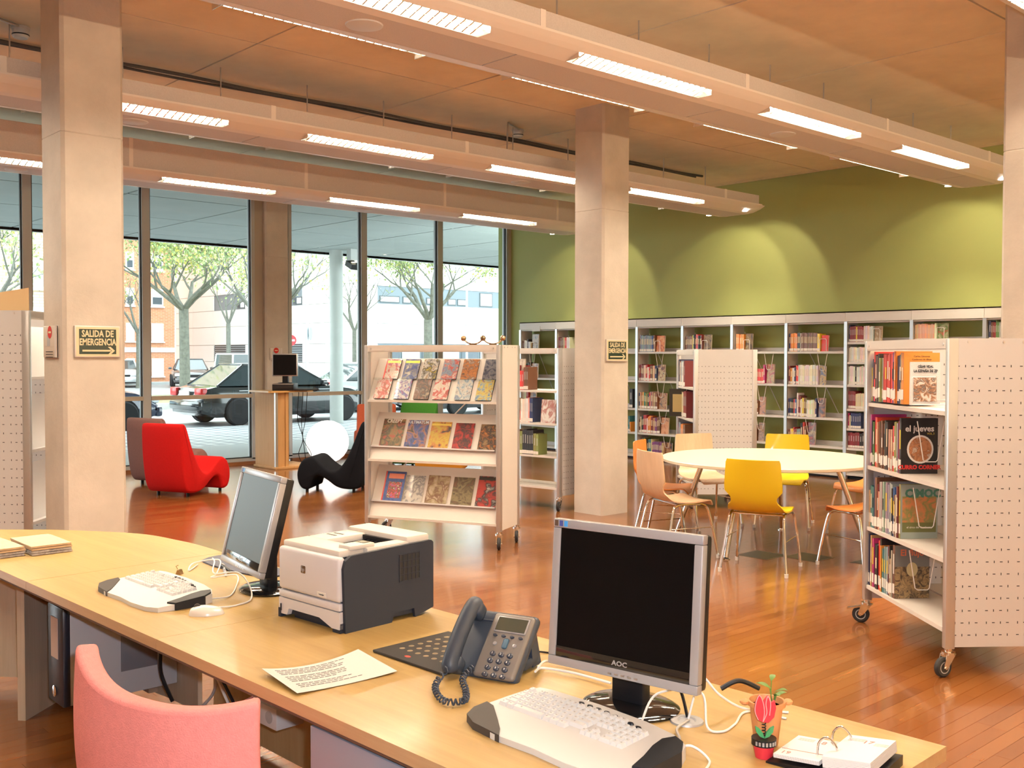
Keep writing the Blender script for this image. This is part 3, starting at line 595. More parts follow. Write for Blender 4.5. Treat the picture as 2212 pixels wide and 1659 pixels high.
def car(label, loc, rz, paint, L=4.5, W=1.78, H=1.44, van=False, lamp_detail=True, plate=True):
    """front towards +x; origin on the ground at the car's centre"""
    t = thing('car', label, 'car', loc, rz, 'cars on the street'); h = L/2
    if van: top = [(-h, .62), (-h+.05, .95), (-h+.25, 1.0), (h-1.35, 1.0), (h-.95, 1.0), (h-.35, .9), (h-.08, .72), (h, .5)]
    else: top = [(-h, .60), (-h+.06, .86), (-h+.35, .93), (-h+.9, .92), (h-1.55, .90), (h-1.2, .92), (h-.6, .83), (h-.15, .68), (h, .48)]
    g = G(); ns = len(top); rows = []
    for i, (x, z) in enumerate(top):
        e = min(abs(x+h), abs(h-x)); wk = W/2*(0.80 if e < .01 else 0.92 if e < .2 else 1.0); zb = 0.30 if e < .3 else 0.2
        rows.append([(x, -wk*.94, zb), (x, -wk, zb+.12), (x, -wk, z-.18), (x, -wk*.93, z-.03), (x, -wk*.7, z), (x, 0, z+.02), (x, wk*.7, z), (x, wk*.93, z-.03), (x, wk, z-.18), (x, wk, zb+.12), (x, wk*.94, zb)])
    k = 11; vs = [p for r in rows for p in r]
    fs = [(i*k+j, i*k+(j+1) % k, (i+1)*k+(j+1) % k, (i+1)*k+j) for i in range(ns-1) for j in range(k)]
    fs += [tuple(range(k-1, -1, -1)), tuple((ns-1)*k+j for j in range(k))]
    g.add(vs, fs); g.obj('body', paint, t, 40)
    if van: cab = [(-h+.08, .97, .80), (-h+.14, H, .72), (h-1.75, H, .72), (h-.85, 1.0, .80)]
    else: cab = [(-h+.42, .92, .80), (-h+1.15, H-.02, .58), (-h+1.9, H, .60), (h-2.05, H-.03, .59), (h-1.22, .92, .80)]
    s_ = W/1.78
    g = G(); vs = []
    prof = [(x, z) for x, z, _ in cab]
    for x, z, w_ in cab: vs += [(x, -w_*s_, z), (x, w_*s_, z)]
    n = len(cab); fs = [(2*i, 2*i+1, 2*i+3, 2*i+2) for i in range(n-1)]
    fs += [tuple(2*i for i in range(n-1, -1, -1)), tuple(2*i+1 for i in range(n))]
    g.add(vs, fs); g.obj('windows', CGL, t, 0)
    # roof and pillars in body colour
    g = G(); top_ = [c for c in cab if c[1] > H-.1]
    a, b = top_[0], top_[-1]
    g.rbox(a[0]-.02, -a[2]*s_-.01, H-.045, b[0]+.02, a[2]*s_+.01, H+.012, .02)
    for sgn in (-1, 1):
        for (p, q) in ((cab[0], top_[0]), (cab[-1], top_[-1])):
            g.tube([(p[0], sgn*(p[2]*s_-.02), p[1]), (q[0], sgn*(q[2]*s_-.01), q[1]-.02)], .035, 6)
        xm = (a[0]+b[0])/2; g.tube([(xm-.1, sgn*.80*s_, .93), (xm-.05, sgn*a[2]*s_, H-.03)], .03, 6)
    g.obj('roof', paint, t, 35)
    for sx_ in (-1, 1):
        for sy_ in (-1, 1):
            x = sx_*(h-.88)*1.0; R_ = (rad(90), 0, 0) if sy_ < 0 else (rad(-90), 0, 0)
            G().lathe([(0, 0), (.35, 0), (.35, .004), (0, .004)], 24).obj('wheel_arch', BLACKP, t, loc=(x, sy_*(W/2+.001), .34), rot=R_)
            ww = inst('wheel', TY, t, (x, sy_*(W/2-.035), .32), R_); inst('rim', RI, ww)
    for sy_ in (-1, 1):
        G().rbox(-h-.01, sy_*W*.36-.17, .68, -h+.16, sy_*W*.36+.17, .88, .03).obj('tail_lamp', RLAMP, t)
        G().rbox(h-.30, sy_*W*.35-.17, .58, h-.04, sy_*W*.35+.17, .73, .04).obj('head_lamp', HLAMP, t)
        G().rbox(h-1.55, sy_*(W/2+.09)-.08, .92, h-1.42, sy_*(W/2+.09)+.08, 1.04, .03).obj('mirror', paint, t)
        G().box(-h+.9, sy_*(W/2)-.006, .80, h-1.2, sy_*(W/2)+.006, .815).obj('side_moulding', mat('car_trim', (.35, .37, .38), .3, metal=.6), t, 0)
    G().rbox(-h-.05, -W*.44, .36, -h+.1, W*.44, .58, .05).rbox(h-.12, -W*.44, .28, h+.04, W*.44, .50, .05).obj('bumpers', paint, t)
    G().box(h+.03, -.26, .40, h+.055, .26, .51).obj('front_plate', PLATE, t, 0); G().box(-h-.03, -.26, .70, -h-.008, .26, .81).obj('rear_plate', PLATE, t, 0)
    G().box(h-.05, -.42, .57, h-.005, .42, .66).obj('grille', BLACKP, t, 0)
    return t
P_BLK = mat('car_black', (0.018, 0.022, 0.024), 0.12, coat=0.8); P_SIL = mat('car_silver', (0.55, 0.57, 0.58), 0.25, metal=0.35, coat=0.5); P_NAVY = mat('car_navy', (0.02, 0.03, 0.07), 0.15, coat=0.8)
P_WHT = mat('car_white', (0.80, 0.82, 0.83), 0.3, coat=0.4); P_BRN = mat('car_graphite', (0.045, 0.042, 0.045), 0.15, coat=0.8); P_BLUE = mat('car_pale_blue', (0.35, 0.45, 0.52), 0.25, metal=0.3, coat=0.5)
GZ = -0.03
car('black saloon car parked outside, its red tail lamp left of the window column', (-22.72, 12.72, GZ), rad(90), P_BLK, 4.6, 1.8, 1.43)
car('dark blue car whose nose shows above the mauve lounge chair', (-22.7, 7.3, GZ), rad(90), P_NAVY, 4.4)
car('silver-grey car parked beyond the black saloon, right of the round pillar', (-25.6, 18.0, GZ), rad(90), P_SIL, 4.5, 1.78, 1.42)
car('dark car seen through the gaps of the comic display rack', (-22.5, 18.9, GZ), rad(90), P_BRN, 4.2)
car('old silver saloon car parked in front of the brick building', (-53.0, 20.9, GZ), rad(-23), P_SIL, 4.4, 1.7, 1.40)
car('dark graphite saloon car parked behind the median tree trunk', (-50.6, 23.5, GZ), rad(-23), P_BRN, 4.7, 1.85, 1.45)
car('white van parked behind the black saloon and the window column', (-38.6, 21.4, GZ), rad(90), P_WHT, 4.3, 1.8, 1.70, van=True)
car('pale blue car glimpsed between the perforated panel and the big column', (-31.9, 9.9, GZ), rad(90), P_BLUE, 4.2)
# ================================================================ wall bookcase along the green wall
BOOKC = objcolor('book_cover', 0.4, 0.2, 0.10, 40)
PAGES = mat('book_pages', (0.70, 0.64, 0.52), 0.9)
STICK = mat('white_sticker', (0.74, 0.71, 0.66), 0.6)
TITLE = mat('spine_print', (0.70, 0.62, 0.42), 0.6)
COLS = dict(red=(.42, .03, .03), scarlet=(.62, .05, .04), orange=(.70, .24, .04), yellow=(.72, .55, .05), brown=(.17, .07, .035), tan=(.45, .30, .16), black=(.018, .016, .018), navy=(.03, .04, .12), blue=(.06, .14, .32),
            greyblue=(.20, .27, .33), teal=(.05, .20, .20), green=(.10, .18, .06), olive=(.24, .23, .07), white=(.70, .68, .63), cream=(.68, .56, .40), pink=(.66, .36, .25), purple=(.18, .06, .22), grey=(.33, .32, .31), maroon=(.20, .025, .03), magenta=(.40, .03, .16))
CN = dict(greyblue='blue-grey', navy='dark blue')
def book_unit(near):
    """unit book: spine towards -y, x thickness, z height; materials cover / pages / sticker / print"""
    g = G().box(-.5, -.5, 0, .5, .5, 1, 0)
    g.box(-.36, -.44, .985, .36, .505, 1.0005, 1)
    if not near: g.box(-.49, -.512, .03, .49, -.49, .17, 2)
    g.box(-.22, -.509, .45, .22, -.49, .80, 3)
    return g.mesh('book', [BOOKC, PAGES, STICK, TITLE], 0)
BU = book_unit(False)
SB = G(); SBC = []                     # far and half hidden books, joined
def stuff_book(M, c):
    for (mi, b) in ((0, (-.5, -.5, 0, .5, .5, 1)), (1, (-.49, -.512, .03, .49, -.49, .17)), (2, (-.22, -.509, .45, .22, -.49, .8))):
        SB.box(*b, 0, M); SBC.extend([c if mi == 0 else (.70, .67, .62) if mi == 1 else tuple(min(1, .5*v+.25) for v in c)]*8)
def attrmat(name, rough=.45):
    m = bpy.data.materials.new(name); m.use_nodes = True; N, L = nodes(m); a = N.new('ShaderNodeAttribute'); a.attribute_name = 'tone'
    L.new(a.outputs['Color'], N['Principled BSDF'].inputs['Base Color']); N['Principled BSDF'].inputs['Roughness'].default_value = rough; return m
ARTN = [0]
def faceout_art(cols, seed): return art('cover_art_%d' % seed, cols, 9.0, seed)
DARKART = [(.02, .015, .02), (.16, .05, .03), (.45, .20, .08), (.10, .06, .05)]
def face_book(label, parent_loc, rz, w_, h_, th, m, tilt=0.0, cat='book', group=None, back=(.6, .57, .5), sticker=False):
    t = thing('book', label, cat, parent_loc, rz, group); t.rotation_euler = (tilt, 0, rz)
    inst('pages', G().box(-w_/2+.002, .002, .002, w_/2-.002, th, h_-.002).mesh('pages', PAGES, 0), t)
    inst('front_cover', G().box(-w_/2, -.0015, 0, w_/2, .0015, h_).mesh('front_cover', m, 0), t)
    inst('back_cover', G().box(-w_/2, th, 0, w_/2, th+.002, h_).mesh('back_cover', m, 0), t)
    return t
SHZ_L = [1.665, 1.22, .785, .41, .06]; SHZ_R = [1.785, 1.527, 1.232, .92, .665, .41, .08]
SHN = ['top', 'second', 'third', 'fourth', 'bottom']; SHNR = ['top', 'second', 'third', 'fourth', 'fifth', 'sixth', 'bottom']
SHELFM = mat('shelf_laminate', (0.60, 0.58, 0.56), 0.45)
U0, UP_ = -13.18, .89
def wall_bay(k):
    x0 = U0+UP_*k; x1 = x0+UP_; right = k >= 7; zs = SHZ_R if right else SHZ_L
    t = thing('wall_bookcase', 'white open-backed bookcase bay against the green wall, %s from left' % ORD[k], 'bookcase', (x0, 12.2, 0), 0, 'bays of the wall bookcase')
    G().box(-.014, 0, 0, .014, .27, 2.05).obj('upright', SHELFM, t, 0)
    G().box(-.022, -.012, .03, .022, .0, 2.05).obj('front_post', STEEL, t, 0)
    if k == 10: G().box(UP_-.014, 0, 0, UP_+.014, .27, 2.05).obj('upright', SHELFM, t, 0)
    G().box(.002, -.02, 2.05, UP_-.002, .0, 2.18).box(.002, -.02, 2.165, UP_-.002, .27, 2.18).obj('fascia', SHELFM, t, 0)
    G().box(.016, .0, 2.03, UP_-.016, .26, 2.045).obj('top_board', SHELFM, t, 0)
    for z in zs:
        G().box(.016, 0, z-.03, UP_-.016, .25, z).box(.016, .25, z-.03, UP_-.016, .255, z+.055).obj('shelf', SHELFM, t, 0)
    G().tube([(.03, .262, 1.95), (UP_-.03, .262, .45)], .005, 5).obj('cross_brace', WHITEM, t)
    G().box(0, .05, 0, UP_, .25, .028).obj('plinth', BLACKP, t, 0)
    return t
for k in range(11): wall_bay(k)
WIRE = mat('white_wire', (0.78, 0.76, 0.74), 0.4)
UPW = G().tube([(0, .01, 0), (0, .01, .15), (.012, .01, .165), (.085, .01, .165), (.097, .01, .15), (.097, .01, 0)], .004, 5).mesh('bookend_hoop', WIRE)
HANG = G().tube([(-.02, .01, .44), (.018, .01, .22), (.03, .01, .205), (.075, .01, .205), (.087, .01, .22), (.125, .01, .44)], .004, 5).mesh('bookend_wire', WIRE)
def wall_books(k, si, runs, face=None, x=.03, hb=.21):
    """runs: (colour, thickness, height, count)"""
    right = k >= 7; zs = SHZ_R if right else SHZ_L; nm = (SHNR if right else SHN)[si]
    z = zs[si]; xx = U0+UP_*k+x; n = 0; gap = ((2.03 if si == 0 else zs[si-1]-.03) - z)
    for (c, th, h, cnt) in runs:
        for q in range(cnt):
            t_ = th*RND.uniform(.85, 1.15); hh = min(h*RND.uniform(.96, 1.03), gap-.012); d = RND.uniform(.14, .18)
            cc = tuple(min(1, v*RND.uniform(.8, 1.2)) for v in COLS[c])
            if k not in (3, 4, 5, 6):
                stuff_book(Matrix.Translation((xx+t_/2, 12.22+d/2, z)) @ Matrix.Diagonal((t_-.0015, d, hh, 1)), cc); xx += t_; continue
            o = inst('book', BU, None, (xx+t_/2, 12.215+d/2+RND.uniform(0, .012), z), (0, 0, 0), (t_-.0015, d, hh), cc)
            tag(o, '%s-spined book, %s from left on %s shelf of %s wall bay' % (CN.get(c, c), ORD[min(n, 25)], nm, ORD[k]), 'book', 'books in the wall bookcase'); n += 1; xx += t_
    if face:
        cols, w_, h_ = face; xx += .012
        ARTN[0] += 1
        face_book('book standing cover outward at the end of %s shelf, %s wall bay' % (nm, ORD[k]), (xx+w_/2, 12.24, z), 0, w_, min(h_, gap-.015), .02, faceout_art(cols, ARTN[0]), tilt=rad(-4))
        if si == 0: o = inst('wire_bookend', UPW, None, (xx-.01, 12.21, z))
        else: o = inst('wire_bookend', HANG, None, (xx+.0, 12.205, z), scale=(1, 1, (gap-.004)/.44))
        tag(o, 'white wire bookend on %s shelf of %s wall bay' % (nm, ORD[k]), 'bookend', 'wire bookends in the wall bookcase')
DK = [(.02, .015, .02), (.20, .06, .03), (.42, .22, .08), (.06, .04, .04)]
wall_books(0, 0, [('brown', .028, .2, 2), ('white', .024, .2, 3), ('black', .03, .22, 1), ('white', .025, .18, 2)], ([(.02, .01, .01), (.30, .16, .05), (.05, .03, .02)], .16, .31))
wall_books(1, 0, [('maroon', .02, .25, 2), ('brown', .018, .24, 4), ('tan', .02, .25, 2), ('scarlet', .02, .24, 2), ('white', .02, .24, 4)])
wall_books(1, 1, [('grey', .03, .25, 3), ('black', .03, .27, 2), ('scarlet', .03, .2, 2)], (DK, .17, .26))
wall_books(0, 1, [('white', .025, .25, 3), ('teal', .02, .25, 1), ('pink', .02, .2, 2), ('black', .025, .26, 2)], (DK, .16, .25))
wall_books(1, 2, [('scarlet', .03, .12, 2), ('tan', .02, .22, 5)]); wall_books(0, 2, [('cream', .025, .25, 4), ('red', .02, .25, 3)], (DK, .15, .24))
wall_books(2, 1, [], None); wall_books(2, 2, [('black', .06, .3, 1)], None, x=.72); wall_books(2, 3, [('teal', .03, .24, 1), ('orange', .02, .16, 1)], None, x=.70)
wall_books(3, 0, [('black', .012, .2, 1), ('greyblue', .021, .252, 11), ('blue', .02, .25, 2), ('brown', .03, .25, 1)], ([(.30, .05, .03), (.62, .20, .06), (.68, .45, .20)], .155, .245))
wall_books(3, 1, [('maroon', .025, .25, 2), ('brown', .02, .24, 2), ('cream', .018, .235, 2), ('red', .02, .24, 2), ('white', .028, .21, 1), ('scarlet', .02, .2, 1), ('brown', .02, .235, 3), ('cream', .018, .235, 2), ('navy', .02, .24, 2)], ([(.02, .02, .04), (.25, .10, .05), (.50, .40, .20), (.1, .05, .05)], .13, .25))
wall_books(3, 2, [('navy', .022, .25, 1), ('pink', .022, .25, 1), ('brown', .02, .25, 1), ('orange', .03, .25, 1), ('teal', .02, .25, 1), ('green', .02, .25, 1), ('olive', .018, .24, 2), ('black', .03, .23, 1), ('red', .02, .25, 1), ('white', .024, .26, 1), ('maroon', .02, .255, 1), ('tan', .02, .255, 3), ('brown', .02, .25, 2)], (DK, .14, .25))
wall_books(3, 3, [('brown', .03, .2, 1), ('cream', .02, .24, 1), ('black', .018, .26, 2), ('red', .03, .27, 2), ('white', .02, .22, 1), ('orange', .03, .26, 2), ('maroon', .02, .25, 2), ('tan', .02, .24, 2), ('purple', .02, .24, 2), ('brown', .025, .26, 2)], ([(.45, .16, .06), (.6, .3, .15), (.15, .06, .04)], .14, .25))
wall_books(3, 4, [('maroon', .025, .2, 2), ('red', .02, .26, 1), ('green', .03, .26, 1), ('black', .03, .24, 3), ('teal', .03, .25, 2), ('cream', .02, .26, 1), ('purple', .028, .22, 7), ('tan', .02, .22, 2)], (DK, .12, .22))
wall_books(4, 0, [('brown', .022, .235, 6), ('yellow', .02, .25, 1), ('black', .02, .245, 2), ('scarlet', .02, .25, 2), ('black', .022, .245, 2), ('maroon', .02, .25, 1)], ([(.02, .015, .015), (.25, .16, .08), (.05, .03, .03)], .14, .25))
wall_books(5, 0, [('orange', .026, .245, 5)], ([(.03, .02, .02), (.16, .09, .04), (.30, .22, .10)], .115, .255), x=.055)
wall_books(5, 1, [('scarlet', .03, .2, 4), ('magenta', .025, .26, 1)], ([(.04, .02, .03), (.30, .05, .04), (.36, .24, .08), (.1, .05, .03)], .12, .27), x=.40)
wall_books(5, 2, [('brown', .03, .2, 2)], ([(.04, .02, .03), (.42, .15, .04), (.20, .10, .04)], .09, .25), x=.37)
wall_books(5, 3, [('brown', .03, .22, 2)], ([(.04, .02, .02), (.30, .14, .04), (.12, .05, .03)], .09, .26), x=.35)
wall_books(6, 0, [('navy', .022, .25, 1), ('orange', .027, .25, 4), ('black', .022, .25, 2), ('white', .012, .25, 1), ('brown', .019, .25, 13), ('yellow', .03, .24, 1)], ([(.5, .03, .03), (.72, .05, .04), (.55, .1, .08)], .10, .215))
wall_books(6, 1, [('maroon', .022, .25, 1), ('orange', .03, .22, 1), ('white', .03, .22, 1), ('navy', .02, .24, 1), ('scarlet', .022, .25, 2), ('white', .021, .258, 14)], ([(.04, .05, .10), (.10, .10, .16), (.45, .28, .06), (.05, .04, .06)], .085, .25))
wall_books(6, 2, [('navy', .02, .24, 2), ('black', .02, .24, 2), ('scarlet', .02, .24, 1), ('blue', .03, .23, 1), ('white', .02, .31, 1), ('maroon', .018, .28, 2), ('white', .02, .24, 1), ('yellow', .03, .26, 1), ('brown', .02, .25, 1), ('olive', .018, .25, 1), ('white', .022, .225, 6), ('navy', .02, .26, 1)], ([(.04, .04, .06), (.16, .06, .04), (.35, .14, .05)], .095, .26))
wall_books(6, 3, [('brown', .03, .2, 1), ('cream', .02, .2, 1), ('yellow', .025, .2, 1), ('red', .02, .22, 1), ('maroon', .02, .2, 2), ('greyblue', .02, .2, 3), ('black', .03, .28, 1), ('scarlet', .025, .3, 1), ('brown', .03, .24, 1)], ([(.06, .02, .02), (.30, .06, .04), (.10, .03, .03), (.45, .35, .2)], .11, .30))
wall_books(7, 0, [('navy', .018, .22, 1), ('maroon', .022, .20, 4), ('yellow', .02, .20, 1), ('maroon', .022, .2, 4), ('white', .024, .2, 5)], ([(.5, .40, .28), (.25, .16, .08), (.62, .55, .42)], .1, .2))
wall_books(7, 1, [('white', .022, .19, 15)]); wall_books(7, 2, [('white', .024, .24, 4), ('black', .02, .23, 1), ('white', .024, .24, 8)])
wall_books(7, 3, [('maroon', .022, .23, 5), ('cream', .02, .2, 6)]); wall_books(7, 4, [('magenta', .02, .2, 1), ('cream', .02, .17, 1), ('navy', .03, .2, 5)]); wall_books(7, 5, [('maroon', .03, .2, 5), ('black', .03, .2, 3)])
wall_books(8, 0, [('pink', .021, .21, 12), ('white', .02, .215, 1)], ([(.55, .50, .38), (.12, .20, .06), (.40, .08, .06)], .12, .22))
wall_books(9, 0, [('navy', .022, .23, 1), ('brown', .02, .22, 1), ('maroon', .02, .22, 2), ('green', .02, .22, 2), ('grey', .02, .22, 2), ('brown', .02, .22, 3)], x=.04)
cd_ = G().box(-.1, -.002, 0, .1, .002, .085).obj('shelf_sign', SHELFM, None, 0, (U0+.42, 12.175, 2.02)); tag(cd_, 'small blank white sign card hanging from the first wall bay fascia', 'sign')
# ================================================================ mobile perforated units
PANELM = mat('panel_white', (0.56, 0.56, 0.575), 0.45)
POSTM = mat('post_aluminium', (0.55, 0.56, 0.58), 0.32, metal=0.7)
BOARDM = mat('shelf_board', (0.60, 0.565, 0.53), 0.4)
SLOT = mat('slot_shadow', (0.03, 0.03, 0.035), 0.9)
def slot_mesh(w_, z0, z1, face):
    g = G(); r = 0; z = z0
    while z < z1:
        c = 0; x = .05
        while x < w_-.045:
            for q in range(4):
                xx = x+q*.036
                if xx > w_-.04: break
                a, b = (.007, .002) if (r+q) % 2 == 0 else (.002, .006)
                if face < 0: g.box(xx-a, -.0008, z-b, xx+a, .0004, z+b)
                else: g.box(xx-a, .0196, z-b, xx+a, .0208, z+b)
            x += .16
        z += .061; r += 1
    return g
def caster(parent, x, y, turn, brake=False):
    c = G().lathe([(0, .148), (.018, .148), (.018, .128), (.034, .125), (.034, .112), (.0, .112)], 16, 0, Matrix.Translation((x, y, 0))).obj('caster', CHROME, parent)
    M = Matrix.Translation((x, y, 0)) @ Matrix.Rotation(turn, 4, 'Z')
    g = G()
    for s in (-1, 1):
        g.prism([(-.03, .115), (.03, .115), (.05, .05), (.035, .042), (.02, .05)], -.0015, .0015, 0, M @ Matrix.Translation((0, s*.021, 0)) @ Matrix.Rotation(rad(90), 4, 'X'))
    g.box(-.03, -.021, .112, .03, .021, .116, 0, M); g.cyl(M @ Vector((.035, -.026, .05)), M @ Vector((.035, .026, .05)), .008, 8)
    if brake: g.box(-.0, -.02, .10, .09, .02, .108, 0, M @ Matrix.Rotation(rad(15), 4, 'Y'))
    g.obj('fork', CHROME, c)
    W_ = M @ Matrix.Translation((.035, 0, .05)) @ Matrix.Rotation(rad(90), 4, 'X')
    G().lathe([(.018, -.014), (.042, -.014), (.05, -.008), (.05, .008), (.042, .014), (.018, .014)], 24, 0, W_).obj('wheel', TYRE, c)
    G().lathe([(0, -.012), (.022, -.012), (.026, -.0145), (.030, -.0145), (.030, .0145), (.026, .0145), (.022, .012), (0, .012)], 20, 0, W_).obj('hub', mat('caster_hub', (.35, .36, .38), .5), c)
def mobile_unit(name, label, org, ang, L, D, H=1.69, shelves=(.235, .585, .95, 1.325), perf=True, top=True, back_lip=True, tall_z0=.15, casters=((0, 0), (0, 1), (1, 0), (1, 1)), slots_in=True):
    """x: along the near end panel, y: along the unit away from it; books open towards -x"""
    t = thing(name, label, 'bookcase', org, rad(ang))
    for y, nm in ((0, 'near'), (L-.02, 'far')):
        p = G().box(.045, y, tall_z0, D-.045, y+.02, H-.0).obj('end_panel', PANELM, t, 0)
        for x in (.10, D/2-.05, D/2+.05, D-.10): G().lathe([(0, -.002), (.006, -.002), (.006, 0)], 10, 0, Matrix.Translation((x, y, H-.018)) @ Matrix.Rotation(rad(-90), 4, 'X')).obj('screw', STEEL, p) if y == 0 else None
        if perf:
            g = slot_mesh(D, tall_z0+.06, H-.13, -1)
            if slots_in: g2 = slot_mesh(D, tall_z0+.06, H-.13, 1); g.add(g2.v, g2.f)
            so = g.obj('slots', SLOT, p, 0); so.location = (0, y, 0); so['kind'] = 'stuff'
    for x in (0, D-.05):
        for y in (0, L-.03):
            G().rbox(x, y-.004, .14, x+.05, y+.034, H, .004).obj('post', POSTM, t)
            G().cyl((x+.025, y+.014, .12), (x+.025, y+.014, .15), .014, 10).obj('post_stub', CHROME, t)
    if top:
        for x in (.004, D-.024): G().box(x, .03, H-.058, x+.02, L-.03, H).box(x-.003, .03, H-.05, x+.02, L-.03, H-.008).obj('top_rail', BOARDM, t, 0)
        for y in (.06, L-.06): G().lathe([(0, 0), (.008, 0), (.007, .003), (0, .003)], 10, 0, Matrix.Translation((.001, y, H-.029)) @ Matrix.Rotation(rad(-90), 4, 'Y')).obj('rail_screw', STEEL, t)
    for z in shelves:
        g = G().box(.012, .022, z-.022, D*.5-.01, L-.022, z)
        g.box(D*.5+.01, .022, z-.022, D-.012, L-.022, z)
        g.obj('shelf', BOARDM, t, 0)
    for i, (a, b) in enumerate(casters): caster(t, .025+a*(D-.05), .014+b*(L-.03), rad(150 if i % 2 else 200), brake=(i == 1))
    return t
NB = G().box(-.5, -.5, 0, .5, .5, 1, 0).mesh('book_body', [BOOKC], 0)
def near_books(unit, uname, specs, L, zs, names, x0=.02, ystart=None, gap_h=.33, sticker=True):
    """books with spines on the open side, run from the far end towards the near end; last one shows its cover"""
    M = unit.matrix_basis
    for si, (runs, cover) in specs.items():
        z = zs[si]; y = L-.03 if ystart is None else ystart; n = 0; cnt_all = sum(r[3] for r in runs)
        for (c, th, h, cnt) in runs:
            for q in range(cnt):
                tt = th*RND.uniform(.88, 1.12); hh = h*RND.uniform(.97, 1.03); w_ = min(.23, hh*RND.uniform(.66, .74)); y -= tt
                last = n == cnt_all-1
                if not sticker:
                    cc = tuple(min(1, v*RND.uniform(.8, 1.2)) for v in COLS[c])
                    stuff_book(M @ Matrix.Translation((x0+w_/2, y+tt/2, z)) @ Matrix.Rotation(rad(-90), 4, 'Z') @ Matrix.Diagonal((tt-.0012, w_, hh, 1)), cc); continue
                t = thing('book', '%s-spined book, %s from far end, %s shelf of %s' % (CN.get(c, c), ORD[min(n, 25)], names[si], uname), 'book', M @ Vector((x0+RND.uniform(0, .012), y+tt/2, z)), unit.rotation_euler.z, 'books in ' + uname)
                cc = tuple(min(1, v*RND.uniform(.8, 1.2)) for v in COLS[c])
                o = inst('cover', BN, t, (w_/2, 0, 0), (0, 0, 0), (w_, tt-.0012, hh), cc)
                inst('pages', PG, t, (w_/2, 0, 0), (0, 0, 0), (w_, tt-.0012, hh))
                if sticker: inst('shelf_mark', ST, t, (0, 0, .012+RND.uniform(0, .02)), (0, 0, 0), (1, min(tt, .03)-.002, .055))
                if RND.random() < .6: inst('spine_title', SP, t, (0, 0, hh*RND.uniform(.42, .5)), (0, 0, 0), (1, tt*.5, hh*RND.uniform(.2, .38)), COLS[RND.choice(('white', 'yellow', 'cream', 'black'))])
                if last and cover: cover(t, w_, hh, tt)
                n += 1
    return
BN = G().box(-.5, -.5, 0, .5, -.44, 1).box(-.5, .44, 0, .5, .5, 1).box(-.5, -.5, 0, -.49, .5, 1).mesh('cover', BOOKC, 0)
PG = G().box(-.488, -.43, .008, .485, .43, .985).mesh('pages', PAGES, 0)
ST = G().box(-.0012, -.5, 0, .0006, .5, 1).mesh('shelf_mark', STICK, 0)
SP = G().box(-.001, -.5, 0, .0006, .5, 1).mesh('spine_title', objcolor('spine_ink', .5), 0)
# ---- right foreground bookcase
A_o = Vector((-2.30, 5.016, 0)); A_ang = 50.5; A_L = 1.06; A_D = .66
uA = mobile_unit('mobile_bookcase', 'large white perforated mobile bookcase on casters in the right foreground', A_o, A_ang, A_L, A_D)
INK = mat('black_ink', (.02, .02, .022), .5); WINK = mat('white_ink', (.82, .80, .77), .5); RINK = mat('red_ink', (.60, .03, .03), .5); GINK = mat('green_ink', (.06, .22, .16), .5); YINK = mat('yellow_ink', (.7, .55, .08), .5)
uA.rotation_euler = (0, 0, rad(A_ang)); bpy.context.view_layer.update()
def CF(w_, h_, tt, dx=0.0, dz=0.0): return frame((w_/2+dx, -tt/2-.0015, h_/2+dz), (1, 0, 0), (0, 0, 1))
def plate(t, name, m, x0, z0, x1, z1, tt, d=.001): return G().box(x0, -tt/2-d, z0, x1, -tt/2+.0004, z1).obj(name, m, t, 0)
def blob(t, name, m, cx, cz, rx, rz_, tt, d=.0014, n=26):
    return G().prism([(cx+rx*math.cos(2*math.pi*i/n), cz+rz_*math.sin(2*math.pi*i/n)) for i in range(n)], -tt/2-d, -tt/2+.0003, 0, Matrix(((1, 0, 0, 0), (0, 0, 1, 0), (0, 1, 0, 0), (0, 0, 0, 1)))).obj(name, m, t, 0)
def cover_top(t, w_, h, tt):
    plate(t, 'cover_print', mat('album_orange', (.66, .27, .05), .4), .001, .001, w_-.001, h-.001, tt)
    text('cover_lettering', 'Carlos Gimenez', .014, INK, t, CF(w_, h, tt, -.0, h*.43)); text('cover_lettering', 'Cuadernos de dibujo', .013, INK, t, CF(w_, h, tt, 0, h*.37))
def cover_2(t, w_, h, tt):
    plate(t, 'cover_print', mat('album_black', (.015, .014, .016), .35), .001, .001, w_-.001, h-.001, tt)
    text('cover_title', 'el jueves', .047, WINK, t, CF(w_, h, tt, .0, h*.31), bold=.0012); blob(t, 'cover_disc', WINK, w_*.52, h*.44, w_*.36, w_*.38, tt)
    blob(t, 'cover_picture', art('plate_picture', [(.62, .55, .45), (.35, .13, .05), (.55, .25, .12), (.12, .06, .04)], 22, 3), w_*.52, h*.44, w_*.31, w_*.33, tt, .002)
    text('cover_subtitle', 'CURRO CORNER', .031, RINK, t, CF(w_, h, tt, 0, -h*.385), ext=.001, bold=.0014); text('cover_number', 'VOL.3', .016, YINK, t, CF(w_, h, tt, w_*.3, h*.22))
def cover_3(t, w_, h, tt):
    plate(t, 'cover_print', mat('album_grey', (.30, .36, .33), .4), .001, .001, w_-.001, h-.001, tt); text('cover_title', 'CIMOC', .062, GINK, t, CF(w_, h, tt, .02, h*.33), bold=.003)
    plate(t, 'cover_picture', art('dunes', [(.62, .20, .08), (.20, .24, .08), (.60, .22, .09), (.26, .26, .10)], 14, 5, distort=.4), .01, h*.30, w_-.01, h*.78, tt, .0018); plate(t, 'cover_band', mat('album_olive', (.14, .15, .05), .5), .01, h*.12, w_-.01, h*.30, tt, .0018)
    text('cover_subtitle', 'el circo del desaliento', .016, WINK, t, CF(w_, h, tt, 0, -h*.29))
